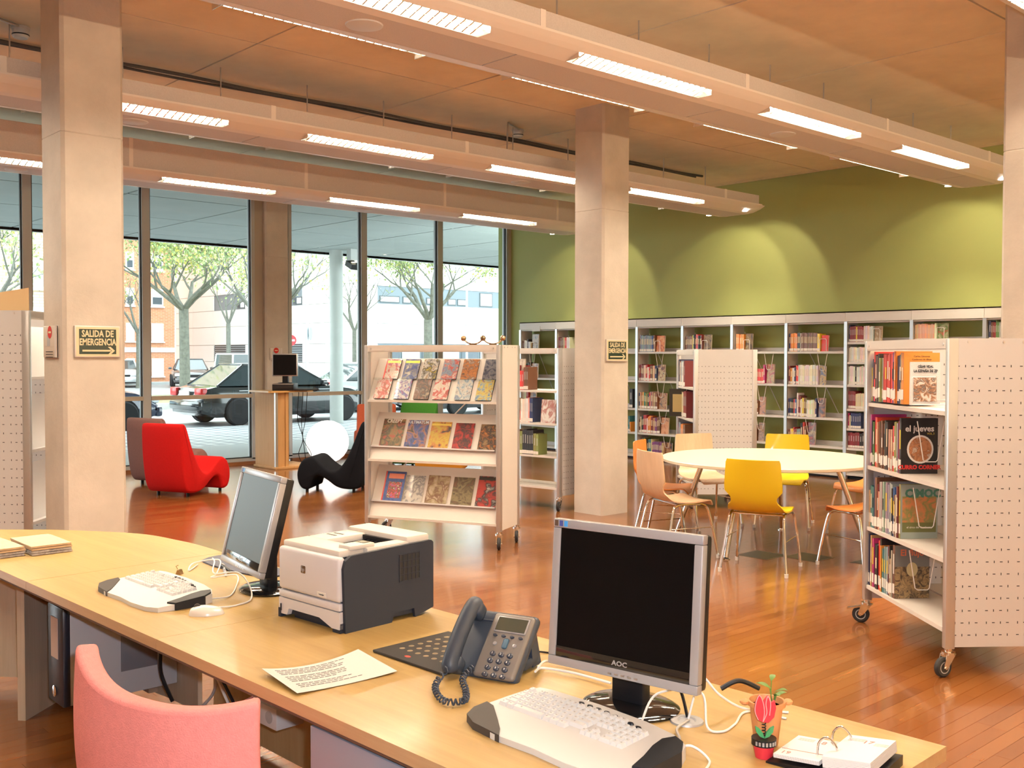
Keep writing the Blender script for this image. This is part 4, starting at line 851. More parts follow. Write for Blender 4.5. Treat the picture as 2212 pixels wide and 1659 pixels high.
def cover_4(t, w_, h, tt):
    plate(t, 'cover_print', art('battle', [(.03, .02, .02), (.14, .10, .06), (.36, .25, .12), (.08, .04, .03)], 26, 9), .001, .001, w_-.001, h-.001, tt)
    plate(t, 'cover_sky', mat('album_mist', (.16, .17, .17), .4), .002, h*.60, w_-.002, h-.002, tt, .0013); blob(t, 'cover_glow', mat('album_pale', (.55, .50, .28), .4), w_*.5, h*.55, w_*.16, w_*.2, tt, .0018); text('cover_title', 'El flujo', .05, mat('album_coral', (.62, .16, .08), .4), t, CF(w_, h, tt, 0, h*.36), bold=.001)
AZ = (1.335, .95, .585, .235); NAMES = ('top', 'second', 'third', 'bottom')
near_books(uA, 'the right foreground bookcase', {
    0: ([('yellow', .018, .20, 1), ('navy', .02, .25, 1), ('scarlet', .022, .285, 1), ('black', .02, .27, 2), ('brown', .018, .26, 1), ('black', .02, .28, 1), ('olive', .018, .25, 1), ('grey', .02, .26, 1), ('scarlet', .024, .272, 6), ('purple', .02, .28, 1), ('orange', .022, .285, 1), ('navy', .026, .27, 2), ('tan', .018, .28, 1), ('orange', .03, .285, 1)], cover_top),
    1: ([('magenta', .022, .30, 1), ('black', .018, .27, 1), ('green', .018, .26, 1), ('red', .024, .30, 1), ('scarlet', .02, .29, 1), ('tan', .016, .27, 1), ('brown', .024, .27, 4), ('black', .024, .28, 2), ('white', .018, .22, 1), ('pink', .02, .24, 2), ('scarlet', .022, .26, 1), ('olive', .02, .28, 2), ('grey', .018, .28, 1), ('magenta', .024, .29, 1), ('black', .022, .30, 1)], cover_2),
    2: ([('pink', .018, .22, 1), ('teal', .024, .25, 2), ('navy', .018, .30, 1), ('brown', .026, .31, 1), ('maroon', .018, .27, 1), ('tan', .02, .23, 1), ('grey', .021, .29, 8), ('black', .02, .27, 1), ('blue', .018, .28, 1), ('brown', .018, .23, 1), ('cream', .014, .24, 1), ('maroon', .018, .29, 1), ('olive', .02, .30, 1)], cover_3),
    3: ([('navy', .02, .30, 1), ('brown', .02, .25, 1), ('tan', .018, .30, 1), ('magenta', .022, .29, 1), ('black', .03, .26, 2), ('scarlet', .018, .29, 1), ('black', .024, .30, 1), ('orange', .022, .27, 1), ('teal', .02, .26, 1), ('greyblue', .018, .27, 3), ('maroon', .018, .29, 1), ('black', .016, .29, 1), ('tan', .018, .22, 1), ('grey', .02, .26, 1), ('brown', .022, .30, 1)], cover_4)}, A_L, AZ, NAMES)
# the small white album propped against the orange one, and the wire bookends
MA = Matrix.Translation(A_o) @ Matrix.Rotation(rad(A_ang), 4, 'Z')
wc = thing('book', 'white comic album with dark lettering propped before the orange album, top shelf', 'book', MA @ Vector((.02, A_L-.03-.545, 1.335)), rad(A_ang))
inst('cover', BN, wc, (.085, 0, 0), scale=(.165, .012, .235), color=(.70, .69, .68)); inst('pages', PG, wc, (.085, 0, 0), scale=(.165, .012, .235))
text('cover_lettering', 'CÉSAR VIDAL', .018, INK, wc, CF(.17, .235, .013, 0, .092), bold=.0006, wide=.8); text('cover_title', 'LA EZPAÑA DE ZP', .019, INK, wc, CF(.17, .235, .013, 0, .068), bold=.0008, wide=.85)
G().box(.02, -.0085, .02, .15, -.006, .155).obj('cover_picture', art('ship_picture', [(.70, .69, .66), (.66, .60, .52), (.35, .16, .08), (.10, .07, .06), (.66, .62, .58)], 30, 14), wc, 0)
def wire_end(t_lab, y, z, kind):
    M = MA @ Matrix.Translation((0, y, z))
    if kind: pts = [(.05, 0, .30), (.085, 0, .09), (.10, 0, .08), (.155, 0, .08), (.165, 0, .09), (.20, 0, .30)]
    else: pts = [(.24, 0, .004), (.022, 0, .004), (.018, 0, .012), (.018, 0, .145), (.026, 0, .153), (.15, 0, .153), (.158, 0, .145), (.158, 0, .03), (.24, 0, .03)]
    o = G().tube([M @ Vector(p) for p in pts], .0028, 6).obj('wire_bookend', WIRE, None); tag(o, t_lab, 'bookend', 'wire bookends in the right foreground bookcase')
wire_end('white wire bookend before the white album on the top shelf, right foreground', A_L-.03-.575, 1.335, 0)
wire_end('white wire bookend hanging before the black album, right foreground bookcase', A_L-.03-.58, .95, 1)
wire_end('white wire bookend hanging before the orange and green album, right foreground', A_L-.03-.54, .585, 1)
wire_end('white wire bookend hanging before the dark fantasy album, bottom shelf', A_L-.03-.50, .235, 1)
# ---- mid-room bookcase showing its end panel behind the round table
uD = mobile_unit('mobile_bookcase', 'white perforated mobile bookcase standing end-on behind the round table', (-6.647, 8.622, 0), 48.3, 1.06, .665, 1.67, shelves=(.235, .585, .92, 1.26))
bpy.context.view_layer.update()
near_books(uD, 'the bookcase behind the round table', {0: ([('navy', .03, .30, 2), ('brown', .02, .28, 2), ('cream', .02, .27, 3), ('greyblue', .03, .28, 2), ('white', .03, .27, 3), ('maroon', .03, .29, 3)], None), 1: ([('black', .04, .30, 3), ('tan', .03, .28, 3), ('cream', .03, .27, 3), ('maroon', .03, .29, 6)], None), 2: ([('purple', .02, .24, 2), ('greyblue', .02, .26, 6), ('orange', .03, .25, 5), ('brown', .03, .25, 4)], None)}, 1.06, (1.26, .92, .585), NAMES, sticker=False)
fb = face_book('dark framed tan album leaning at the left post of the end-on bookcase', uD.matrix_world @ Vector((-.02, .84, .92)), rad(48.3-90+62), .20, .31, .02, mat('album_dark', (.03, .025, .02), .4)); G().box(-.06, -.004, .05, .085, -.0015, .25).obj('cover_picture', mat('album_tan', (.42, .32, .14), .5), fb, 0)
# ---- bookcase left of the middle column
uC = mobile_unit('mobile_bookcase', 'white mobile bookcase half empty beside the middle column', (-7.46, 7.45, 0), 98.5, 1.06, .44, 1.68, shelves=(.235, .56, .90, 1.24))
bpy.context.view_layer.update()
near_books(uC, 'the bookcase beside the middle column', {0: ([('orange', .03, .25, 2), ('maroon', .03, .26, 3), ('scarlet', .03, .2, 2), ('brown', .02, .24, 3)], None), 1: ([('tan', .02, .25, 4), ('scarlet', .03, .12, 3), ('white', .025, .25, 4), ('pink', .02, .26, 1), ('navy', .02, .26, 2)], None), 2: ([('tan', .025, .25, 4), ('olive', .03, .24, 3), ('black', .03, .26, 5), ('olive', .035, .22, 2)], None)}, 1.06, (1.24, .90, .56), NAMES, ystart=.70, sticker=False)
for (y, z, w_, h, cols, lab) in ((.62, 1.24, .24, .33, [(.62, .60, .55), (.55, .5, .42), (.1, .1, .1)], 'pale poster-like album on the top shelf beside the middle column'), (.17, .90, .19, .245, [(.62, .62, .58), (.60, .58, .55), (.35, .12, .1), (.6, .6, .57)], 'white manga volume standing cover outward beside the middle column'), (.53, .56, .18, .2, [(.50, .42, .28), (.30, .2, .1), (.6, .55, .4)], 'small cream comic standing cover outward beside the middle column')):
    ARTN[0] += 1; face_book(lab, uC.matrix_world @ Vector((.03, y, z)), rad(98.5-90), w_, h, .015, faceout_art(cols, ARTN[0]), tilt=rad(-6))
# ---- unit at the far left edge
uE = mobile_unit('mobile_display_unit', 'tall perforated white display unit cut by the left edge of the view', Vector((-7.40, 2.28, 0)) - Vector((math.cos(rad(47.7)), math.sin(rad(47.7)), 0))*.66, 47.7, 1.0, .66, 1.905, shelves=(.235,))
for z in (.45, .95, 1.45): G().add([(.62, .03, z), (.62, .97, z), (.40, .97, z+.36), (.40, .03, z+.36)], [(0, 1, 2, 3)]).box(.60, .03, z-.02, .66, .97, z).obj('slanted_display', PANELM, uE, 0)
sh = G().sheet(lambda u, v: (.1+.52*u, .08+.04*math.sin(u*3), 1.905+.16*v*(.55+.45*u)), 10, 2, .004).obj('display_card', mat('buff_card', (.62, .44, .24), .7), uE); sh['label'] = 'buff card standing on top of the unit'

_sb = SB.obj('shelved_books', attrmat('joined_book_covers'), None, 0)
_at = _sb.data.color_attributes.new('tone', 'FLOAT_COLOR', 'POINT'); _at.data.foreach_set('color', [v for c in SBC for v in (*c, 1.0)])
tag(_sb, 'remaining books on the far wall bays and the mid-room bookcases', 'books', kind='stuff')
# ================================================================ comic display rack
B_o = Vector((-6.30, 5.60, 0)); B_ang = 115.0; B_L = 1.28; B_D = .43
uB = mobile_unit('comic_display_rack', 'cream mobile rack displaying comics and film cases on slanted shelves', B_o, B_ang, B_L, B_D, 1.69, shelves=(), perf=False)
for o in uB.children:
    if o.name.startswith('end_panel'): o.data.materials[0] = BOARDM
bpy.context.view_layer.update(); MB = uB.matrix_world.copy()
G().tube([(.40, .05, 1.6), (.40, B_L-.05, .5)], .006, 6).obj('cross_brace', WHITEM, uB)
def slant(z0, z1, xf, xb, nm):
    """slanted board: front bottom (xf, z0) to back top (xb, z1)"""
    d = Vector((xb-xf, 0, z1-z0)).normalized(); n = Vector((-d.z, 0, d.x))
    g = G(); a = Vector((xf, .03, z0)); b = Vector((xb, .03, z1)); W_ = Vector((0, B_L-.06, 0)); th = -n*.012
    g.add([a, b, b+W_, a+W_, a+th, b+th, b+W_+th, a+W_+th], [(0, 3, 2, 1), (4, 5, 6, 7), (0, 1, 5, 4), (1, 2, 6, 5), (2, 3, 7, 6), (3, 0, 4, 7)])
    o = g.obj('slanted_board', BOARDM, uB, 0)
    G().box(xf-.012, .03, z0-.016, xf+.02, B_L-.03, z0+.004).obj('front_lip', BOARDM, o, 0)
    return a, d, n, o
S1 = slant(1.215, 1.575, .012, .20, 'upper'); S2 = slant(.70, 1.10, .012, .20, 'middle'); S3 = slant(.205, .635, .012, .20, 'lower')
LEDGE = mat('ledge_grey', (.45, .43, .44), .4)
CLEAR = glassmat('clear_acrylic', (.93, .95, .95))
def ledge(S, t, m=LEDGE):
    a, d, n, o = S; p = a+d*t
    g = G().add([p+n*.0, p+n*.03, p+n*.03+d*.012, p+d*.003] + [q+Vector((0, B_L-.10, 0)) for q in (p+n*.0, p+n*.03, p+n*.03+d*.012, p+d*.003)], [(0, 1, 2, 3), (7, 6, 5, 4), (0, 4, 5, 1), (1, 5, 6, 2), (2, 6, 7, 3), (3, 7, 4, 0)])
    g.obj('ledge', m, o, 0).location = (0, .03, 0)
ledge(S1, .19, CLEAR); ledge(S2, .105); ledge(S3, .125)
def display(S, t, ypx, w_, h_, th, name, label, cols, seed, title=None, tcol=None, cat='comic', scale=16, band=None, tsize=.03, tdz=.42, spine=None):
    """item leaning on a slanted board; ypx: distance of its centre from the rack's near end"""
    a, d, n, o = S; p = Vector((a.x, ypx, a.z)) + d*t + n*.003
    # local frame: x to the right as seen (= -y of the rack), y up the slope, z off the board
    R_ = Matrix(((0, d.x, n.x, p.x), (-1, d.y, n.y, p.y), (0, d.z, n.z, p.z), (0, 0, 0, 1)))
    e = thing(name, label, cat); e.matrix_world = MB @ R_
    G().box(-w_/2+.002, .002, 0, w_/2-.002, h_-.002, th).obj('pages' if cat == 'comic' else 'case', PAGES if cat == 'comic' else BLACKP, e, 0)
    m = art('front_%d' % seed, [tuple(v*.62 for v in c) for c in cols], scale, seed, .4, 1.2, .1)
    G().box(-w_/2, 0, th, w_/2, h_, th+.0015).obj('front_cover', m, e, 0)
    if band: G().box(-w_/2+.004, h_*band[1], th+.0015, w_/2-.004, h_*band[2], th+.0022).obj('title_band', mat('band_%d' % seed, band[0], .35), e, 0)
    if title: text('title', title, tsize, mat('title_%d' % seed, tcol, .4), e, Matrix.Translation((0, h_*.5+h_*tdz, th+.002)), bold=tsize*.025, wide=.95)
    if spine: G().box(-w_/2, 0, 0, -w_/2+.012, h_, th+.003).obj('spine_strip', mat('spine_%d' % seed, spine, .35), e, 0)
    return e
k_ = .00449
yp = lambda x0, x1: .03+(1079-(x0+x1)/2)*k_
BL, RD, OR, YE, WH, BK, PU, CY, BR, CR, GY = (.05, .10, .35), (.50, .05, .04), (.60, .22, .05), (.66, .52, .06), (.66, .63, .58), (.02, .02, .025), (.20, .12, .30), (.25, .38, .48), (.22, .10, .05), (.62, .50, .36), (.25, .25, .28)
row1 = [((826, 865), [BL, RD, WH, OR], 'red and blue', YE), ((870, 904), [(.03, .05, .12), BL, GY, WH], 'dark blue yellow-titled', (.6, .6, .03)), ((910, 945), [YE, BK, WH, (.3, .2, .1)], 'yellow and black', None), ((952, 989), [PU, CY, RD, WH], 'purple and lilac', None), ((993, 1031), [WH, BR, OR, BK], 'white with brown figures', None), ((1038, 1076), [BK, (.04, .06, .12), GY, (.1, .12, .2)], 'near-black night scene', None)]
for i, (x, c, lab, tb) in enumerate(row1):
    display(S1, .20, yp(*x), .145, .19, .014, 'film_case', '%s film case, %s in the upper row of the comic rack' % (lab, ORD[i]), c, 100+i, cat='film case', scale=20, band=(tb, .8, .92) if tb else None, spine=RD if i == 0 else None)
row2 = [((818, 853), [BR, RD, WH, OR], 'brown and red'), ((861, 898), [RD, BL, WH, PU], 'red and blue crowded'), ((903, 941), [GY, BR, BK, (.4, .3, .2)], 'grey-brown dusky'), ((943, 980), [CR, WH, RD, (.3, .1, .08)], 'cream with red figures'), ((989, 1028), [PU, CY, WH, GY], 'violet and white'), ((1033, 1070), [BL, CY, YE, PU], 'blue and gold')]
for i, (x, c, lab) in enumerate(row2): display(S1, .008, yp(*x), .145, .19, .014, 'film_case', '%s film case, %s in the lower row of the top shelf' % (lab, ORD[i]), c, 110+i, cat='film case', scale=20)
row3 = [((820, 877), [RD, (.30, .20, .08), (.05, .06, .03), (.45, .10, .06)], 'red comic with a large white title', 'CREEPY', WH, .26), ((875, 929), [BK, BL, (.45, .20, .12), BK], 'black comic with a pale blue title', 'ULTIMATUM', (.55, .62, .70), .255), ((926, 977), [RD, YE, OR, BK], 'orange sunset cover comic', None, None, .245), ((978, 1025), [RD, (.45, .02, .02), BK, (.35, .04, .03)], 'plain deep red comic', None, None, .24), ((1030, 1076), [BR, (.35, .22, .10), BK, OR], 'brown crowded battle comic', None, None, .235)]
for i, (x, c, lab, ti, tc, h_) in enumerate(row3):
    display(S2, .115, yp(*x), .215-.012*i, h_, .008, 'comic_book', '%s on the middle shelf of the comic rack' % lab, c, 120+i, ti, tc, scale=14, tsize=.046 if i == 0 else .036, band=((.62, .5, .1), .86, .93) if i == 2 else None)
row4 = [((826, 878), [BL, BL, (.08, .16, .45), BL], 'blue-bordered book with a red spine', .27, .20), ((876, 916), [WH, WH, GY, WH], 'white comic with a grey ink sketch', .245, .185), ((919, 973), [CR, (.45, .36, .20), BR, CR], 'sepia comic with brown figures', .255, .205), ((976, 1023), [BR, (.12, .09, .05), (.30, .24, .12), BK], 'dark olive comic with a faint title', .25, .195), ((1026, 1074), [RD, (.55, .04, .03), BK, WH], 'glossy red comic with black splashes', .27, .19)]
for i, (x, c, lab, h_, w_) in enumerate(row4):
    e = display(S3, .135, yp(*x), w_, h_, .008 if i else .016, 'comic_book', '%s on the lowest shelf of the comic rack' % lab, c, 130+i, scale=13, spine=RD if i == 0 else None)
    if i == 0:
        G().box(-.055, .03, .0175, .075, .175, .019).obj('picture_panel', art('front_inset', [CR, (.05, .03, .03), RD, BL], 26, 77), e, 0); G().box(-.065, .205, .0175, .085, .25, .019).obj('title_band', mat('coral', (.60, .20, .14), .4), e, 0)
    if i == 4: G().box(-.09, .235, .0095, .09, .262, .011).obj('title_band', mat('band_black', (.02, .02, .02), .3), e, 0)
# metal ball-and-rod puzzles standing on the rack's top rail
for q, (y, lab) in enumerate(((.25, 'left brass ball-and-rod figure on top of the comic rack'), (.07, 'right brass ball-and-rod figure on top of the comic rack'))):
    t = thing('desk_ornament', lab, 'ornament', MB @ Vector((.02, y, 1.69)), rad(B_ang)); BRS = mat('old_brass', (.42, .30, .18), .25, metal=.9)
    G().tube(smoothpath([(0, -.09, .05), (0, -.05, .018), (0, 0, .008), (0, .05, .018), (0, .09, .05)], 4), .006, 6).obj('rod', BRS, t)
    for s in (-1, 1): G().sphere((0, s*.09, .055), .024, 14).obj('ball', BRS, t)
    G().box(-.01, -.03, 0, .01, .03, .008).obj('foot', BRS, t, 0)
# ================================================================ round table and shell chairs
TBL = Vector((-4.95, 7.45, 0))
tb = thing('round_table', 'large round cream-topped table on slanting chrome legs', 'table', TBL)
g = G().lathe([(0, .71), (.885, .71), (.90, .715), (.90, .735), (.893, .74), (0, .74)], 72); g.obj('tabletop', mat('cream_laminate', (.58, .54, .43), .35, coat=.1), tb, 30)
G().lathe([(.45, .69), (.50, .69), (.50, .71), (.45, .71)], 40).obj('under_ring', BLACKP, tb)
for a in (205, 280, 25, 115):
    c, s = math.cos(rad(a)), math.sin(rad(a)); lg = G().tube([(c*.55, s*.55, .71), (c*.80, s*.80, .012)], [.024, .019], 14).obj('leg', CHROME, tb)
    G().lathe([(0, 0), (.035, 0), (.035, .006), (.012, .014), (0, .014)], 16, 0, Matrix.Translation((c*.803, s*.803, 0))).obj('foot', CHROME, lg)
# shell chair, facing +y
def shell():
    prof = smoothpath([(-.275, .845), (-.262, .74), (-.243, .62), (-.215, .525), (-.155, .463), (-.06, .442), (.06, .440), (.16, .450), (.215, .440), (.235, .415)], 4)
    lens = [0.0]
    for i in range(1, len(prof)): lens.append(lens[-1]+(prof[i]-prof[i-1]).length)
    T = lens[-1]
    wk = [(0, .190), (.012, .198), (.10, .204), (.24, .213), (.30, .212), (.345, .172), (.40, .166), (.45, .20), (.55, .215), (.75, .215), (.92, .205), (1.0, .17)]
    def width(t):
        for i in range(len(wk)-1):
            if t <= wk[i+1][0]: a = (t-wk[i][0])/(wk[i+1][0]-wk[i][0]); return wk[i][1]+(wk[i+1][1]-wk[i][1])*a
        return wk[-1][1]
    n = len(prof)-1; q = 34
    def fn(u, v):
        t = v; L_ = t*T; i = 0
        while i < n-1 and lens[i+1] < L_: i += 1
        a = (L_-lens[i])/(lens[i+1]-lens[i]); p = prof[i].lerp(prof[i+1], a); w_ = width(t); x = (u*2-1)*w_
        bend = (u*2-1)**2; back = max(0, 1-t/.42)
        return (x, p.x+bend*.03*back, p.y+bend*.012*(1-back)-(0.012*bend if t > .95 else 0))
    return G().sheet(fn, 10, q, .011)
SHELLV = shell().v; SHELLF = shell().f
YEL = mat('yellow_lacquer', (.66, .47, .012), .38, coat=.2); LTW = wood('beech_ply', (.66, .48, .32), (.56, .39, .25), 2, 1.0, .4, .1, .02); ORG = mat('orange_stain', (.62, .22, .045), .4, coat=.15)
EDGE = mat('ply_edge', (.55, .42, .26), .6)
def side_frame(s):
    return smoothpath([(s*.245, -.235, .012), (s*.222, -.19, .22), (s*.205, -.15, .39), (s*.20, -.115, .425), (s*.20, -.06, .432), (s*.20, .06, .430), (s*.205, .12, .424), (s*.215, .16, .38), (s*.232, .20, .2), (s*.245, .235, .012)], 5)
def make_chair(label, m, loc, face_deg):
    t = thing('shell_chair', label, 'chair', loc, rad(face_deg-90), 'chairs around the round table')
    g = G(); g.add(SHELLV, SHELLF)
    g.obj('seat_shell', m, t, 50)
    for s in (-1, 1):
        G().tube(side_frame(s), .0105, 10).obj('leg_frame', CHROME, t)
        for y in (-.236, .236): G().lathe([(0, 0), (.014, 0), (.015, .028), (0, .028)], 12, 0, Matrix.Translation((s*.245, y, 0))).obj('foot_cap', mat('clear_white_cap', (.66, .65, .62), .4), t)
        G().tube([(s*.226, -.185, .245), (s*.231, .185, .245)], .004, 6).obj('stretcher', CHROME, t)
    for y in (-.10, .10): G().tube([(-.20, y, .428), (.20, y, .428)], .009, 8).obj('cross_bar', CHROME, t)
    return t
make_chair('yellow shell chair with its back to the viewer before the round table', YEL, (-4.42, 6.56, 0), 110)
make_chair('pale beech shell chair side-on at the left of the round table', LTW, (-5.20, 6.53, 0), 70)
make_chair('orange shell chair half hidden behind the side-on beech chair', ORG, (-5.76, 7.10, 0), 25)
make_chair('pale beech shell chair behind the round table, left of the end-on bookcase', LTW, (-5.95, 7.93, 0), -22)
make_chair('yellow shell chair on the far side of the round table', YEL, (-5.42, 8.42, 0), -63)
make_chair('orange shell chair at the right of the round table beside the mobile bookcase', ORG, (-3.93, 7.20, 0), 165)
make_chair('orange shell chair at the far right of the round table', ORG, (-4.62, 8.50, 0), -106)
# floor boxes
for k, (x, y) in enumerate(((-4.72, 7.02), (-4.42, 7.22), (-3.95, 7.42))):
    t = thing('floor_box', ('left dark metal socket lid in the floor under the round table', 'middle dark metal socket lid in the floor under the round table', 'right dark metal socket lid in the floor near the orange chair')[k], 'floor socket', (x, y, 0))
    G().box(-.13, -.13, 0, .13, .13, .003).obj('lid', mat('lid_bronze', (.05, .055, .04), .35, metal=.4), t, 0); G().box(-.145, -.145, 0, .145, .145, .0018).obj('frame', mat('lid_frame', (.16, .14, .10), .3, metal=.6), t, 0)
# ================================================================ lounge chairs
def lounge(label, loc, face_deg, m, sc=1.0, width=.58):
    t = thing('lounge_chair', label, 'lounge chair', loc, rad(face_deg))
    con = [(-.17, .79), (-.13, .83), (-.08, .80), (.00, .60), (.09, .40), (.19, .275), (.29, .26), (.39, .33), (.47, .40), (.55, .41), (.63, .36), (.68, .24), (.67, .12), (.62, .045), (.54, .04), (.515, .10), (.47, .18), (.40, .19), (.31, .14), (.22, .075), (.12, .045), (-.01, .045), (-.08, .08), (-.13, .22), (-.165, .50)]
    P = [Vector((p[0], 0, p[1])) for p in con]; n = len(P); out = []
    for i in range(n):
        a, b, c, d = P[(i-1) % n], P[i], P[(i+1) % n], P[(i+2) % n]
        for k in range(3):
            q = k/3; out.append(0.5*((2*b)+(c-a)*q+(2*a-5*b+4*c-d)*q*q+(3*b-a-3*c+d)*q**3))
    n = len(out); g = G(); h = width/2
    def off(i, e):
        tg = out[(i+1) % n]-out[i-1]; nn = Vector((tg.z, 0, -tg.x)).normalized(); return out[i]+nn*e
    secs = [(-h, .03), (-h+.008, .012), (-h+.03, 0), (h-.03, 0), (h-.008, .012), (h, .03)]
    vs = []
    for (y, e) in secs:
        for i in range(n): p = off(i, e); vs.append((p.x*sc, y, p.z*sc))
    fs = [(j*n+i, j*n+(i+1) % n, (j+1)*n+(i+1) % n, (j+1)*n+i) for j in range(len(secs)-1) for i in range(n)]
    fs += [tuple(range(n-1, -1, -1)), tuple((len(secs)-1)*n+i for i in range(n))]
    g.add(vs, fs)
    g.obj('upholstery', m, t, 60)
    for x in (.02, .58):
        for s in (-1, 1): G().cyl((x*sc, s*(h-.08), 0), (x*sc, s*(h-.08), .06), .018, 10).obj('foot', BLACKP, t)
    return t
FAB = lambda n, c: mat(n, c, .95, var=.08, vscale=60, bump=.25, bscale=260, spec=.15)
lounge('bright red upholstered lounge chair near the left column', (-11.22, 4.98, 0), 115, FAB('red_felt', (.48, .010, .010)))
lounge('dull mauve upholstered lounge chair behind the red one', (-12.35, 5.25, 0), 112, FAB('mauve_felt', (.22, .12, .11)))
lounge('black upholstered lounge chair beside the white globe lamp', (-10.22, 6.86, 0), 222, FAB('black_felt', (.006, .007, .011)))
lounge('green lounge chair glimpsed through the gaps of the comic rack', (-12.35, 9.3, 0), 300, FAB('green_felt', (.05, .20, .03)), 1.08)
lounge('terracotta lounge chair glimpsed left of the green one through the rack', (-12.9, 8.95, 0), 150, FAB('terracotta_felt', (.45, .10, .05)), 1.05)
ps = thing('pouf', 'low orange upholstered pouf glimpsed through the comic rack', 'pouf', (-11.0, 8.72, 0), rad(40)); G().rbox(-.33, -.25, .05, .33, .25, .36, .05, 0, None, 3).obj('cushion', FAB('orange_felt', (.55, .25, .03)), ps)
for sx_ in (-1, 1):
    for sy_ in (-1, 1): G().cyl((sx_*.25, sy_*.18, 0), (sx_*.25, sy_*.18, .07), .02, 8).obj('foot', BLACKP, ps)
# globe lamp
gl = thing('globe_lamp', 'large glowing white globe lamp on the floor by the glazing', 'lamp', (-12.94, 8.12, 0))
G().lathe([(0, 0), (.11, 0), (.11, .02), (.07, .035), (0, .035)], 24).obj('base', WHITEM, gl)
G().sphere((0, 0, .335), .315, 22).obj('globe', mat('globe_glow', (1, 1, 1), .5, emit=(1.0, .99, .97), estr=1.6), gl, 0)
# ================================================================ computer stand at the window column
KW = wood('stand_beech', (.56, .32, .13), (.45, .24, .085), 2, 1.0, .65, .0, .02)
ks = thing('computer_stand', 'wooden stand-up computer stand at the window column', 'stand', (-12.80, 7.20, 0), 0)
G().rbox(-.62, -.02, 0, .02, .62, .035, .006).obj('base', KW, ks)
G().box(-.60, -.0, .035, -.04, .03, 1.08).obj('side_panel', KW, ks, 0); G().box(-.06, .03, .035, -.04, .20, 1.08).obj('side_panel', KW, ks, 0)
G().box(-.045, -.004, .035, -.012, .034, 1.08).obj('metal_edge', STEEL, ks, 0); G().box(-.30, .16, .035, -.02, .21, 1.08).obj('rear_upright', KW, ks, 0)
G().prism([(-.55, -.12), (.0, -.12), (.03, -.09), (.03, .48), (-.08, .68), (-.3, .72), (-.55, .60)], 1.08, 1.105).obj('stand_top', wood('stand_top_beech', (.66, .40, .15), (.55, .30, .10), 1, 1, .35, .2, .02), ks, 0)
pc = thing('small_computer', 'small black desktop computer on the computer stand', 'computer', (-12.93, 7.42, 1.105), rad(47)); G().rbox(-.15, -.15, 0, .15, .15, .10, .008).obj('case', BLACKP, pc); G().box(-.14, -.153, .03, .14, -.149, .07).obj('front_panel', mat('pc_front', (.02, .02, .022), .2), pc, 0); G().box(-.15, -.151, .088, .15, -.148, .098).obj('trim', STEEL, pc, 0)
mo = thing('monitor', 'small black-screened monitor standing on the computer stand', 'monitor', (-12.93, 7.42, 1.206), rad(47))
G().rbox(-.18, -.02, .10, .18, .03, .42, .008).obj('bezel', STEEL, mo); G().box(-.165, -.0215, .115, .165, -.019, .405).obj('screen', mat('screen_off', (.004, .004, .005), .3, spec=.15), mo, 0)
G().box(-.04, .0, .01, .04, .03, .14).obj('neck', BLACKP, mo, 0); G().lathe([(0, 0), (.10, 0), (.10, .008), (.03, .014), (0, .014)], 24).obj('foot', BLACKP, mo)
kb_ = thing('keyboard', 'black keyboard lying on the computer stand', 'keyboard', (-12.74, 7.60, 1.105), rad(60)); G().rbox(-.22, -.07, 0, .22, .07, .018, .005).obj('case', BLACKP, kb_)
G().box(-.21, -.055, .018, .21, .055, .024).obj('key_block', mat('key_black', (.02, .02, .022), .5), kb_, 0)
ms_ = thing('mouse', 'black mouse at the end of the computer stand', 'mouse', (-12.86, 7.86, 1.105), rad(80)); G().sphere((0, 0, 0), .05, 16, 0, (1, .6, .55)).obj('shell', BLACKP, ms_)
for k in range(3):
    w_ = G().tube(smoothpath([(-12.78+.03*k, 7.55+.05*k, 1.08), (-12.80+.04*k, 7.54+.04*k, .7), (-12.76-.05*k, 7.60+.03*k, .42), (-12.84+.07*k, 7.58+.06*k, .2), (-12.80, 7.62+.05*k, .04)], 6), .005, 5).obj('hanging_cable', BLACKP, None); tag(w_, ('left', 'middle', 'right')[k] + ' thin black cable hanging from the computer stand', 'cable', 'cables of the computer stand')
# ================================================================ the counter desk
OAK = wood('oak_veneer', (.44, .30, .108), (.355, .225, .073), 0, .8, .33, .2, .02)
OAKE = wood('oak_edge', (.50, .33, .17), (.42, .26, .12), 0, 1.2, .45, .1, .02)
PALEW = wood('pale_ash', (.50, .44, .36), (.40, .34, .26), 2, .8, .5, .0, .03)
DK_O = Vector((-4.11, 1.245, 0)); DK_A = rad(1.9)
dk = thing('counter_desk', 'long light-oak counter desk with a rounded left end in the foreground', 'desk', DK_O, DK_A)
def top(poly, z0=.708, z1=.74):
    return G().prism(poly, z0, z1, 1, None, 0).obj('desktop', [OAK, OAKE], dk, 0)
top([(.001, 0), (1.10, 0), (1.10, .845), (.001, .825)]); top([(1.102, 0), (3.13, 0), (3.13, .87), (1.102, .845)])
curve = smoothpath([(-1.55, 0, 0), (-1.50, .17, 0), (-1.30, .33, 0), (-1.08, .54, 0), (-.72, .765, 0), (-.42, .82, 0), (-.22, .832, 0), (-.002, .825, 0)], 5)
top([(-.002, 0)] + [(p.x, p.y) for p in reversed(curve)])
top_edge = G().box(0, .002, .700, 3.12, .03, .709).box(-1.5, .002, .700, 0, .03, .709).obj('front_rail', mat('dark_underside', (.10, .05, .03), .7), dk, 0)
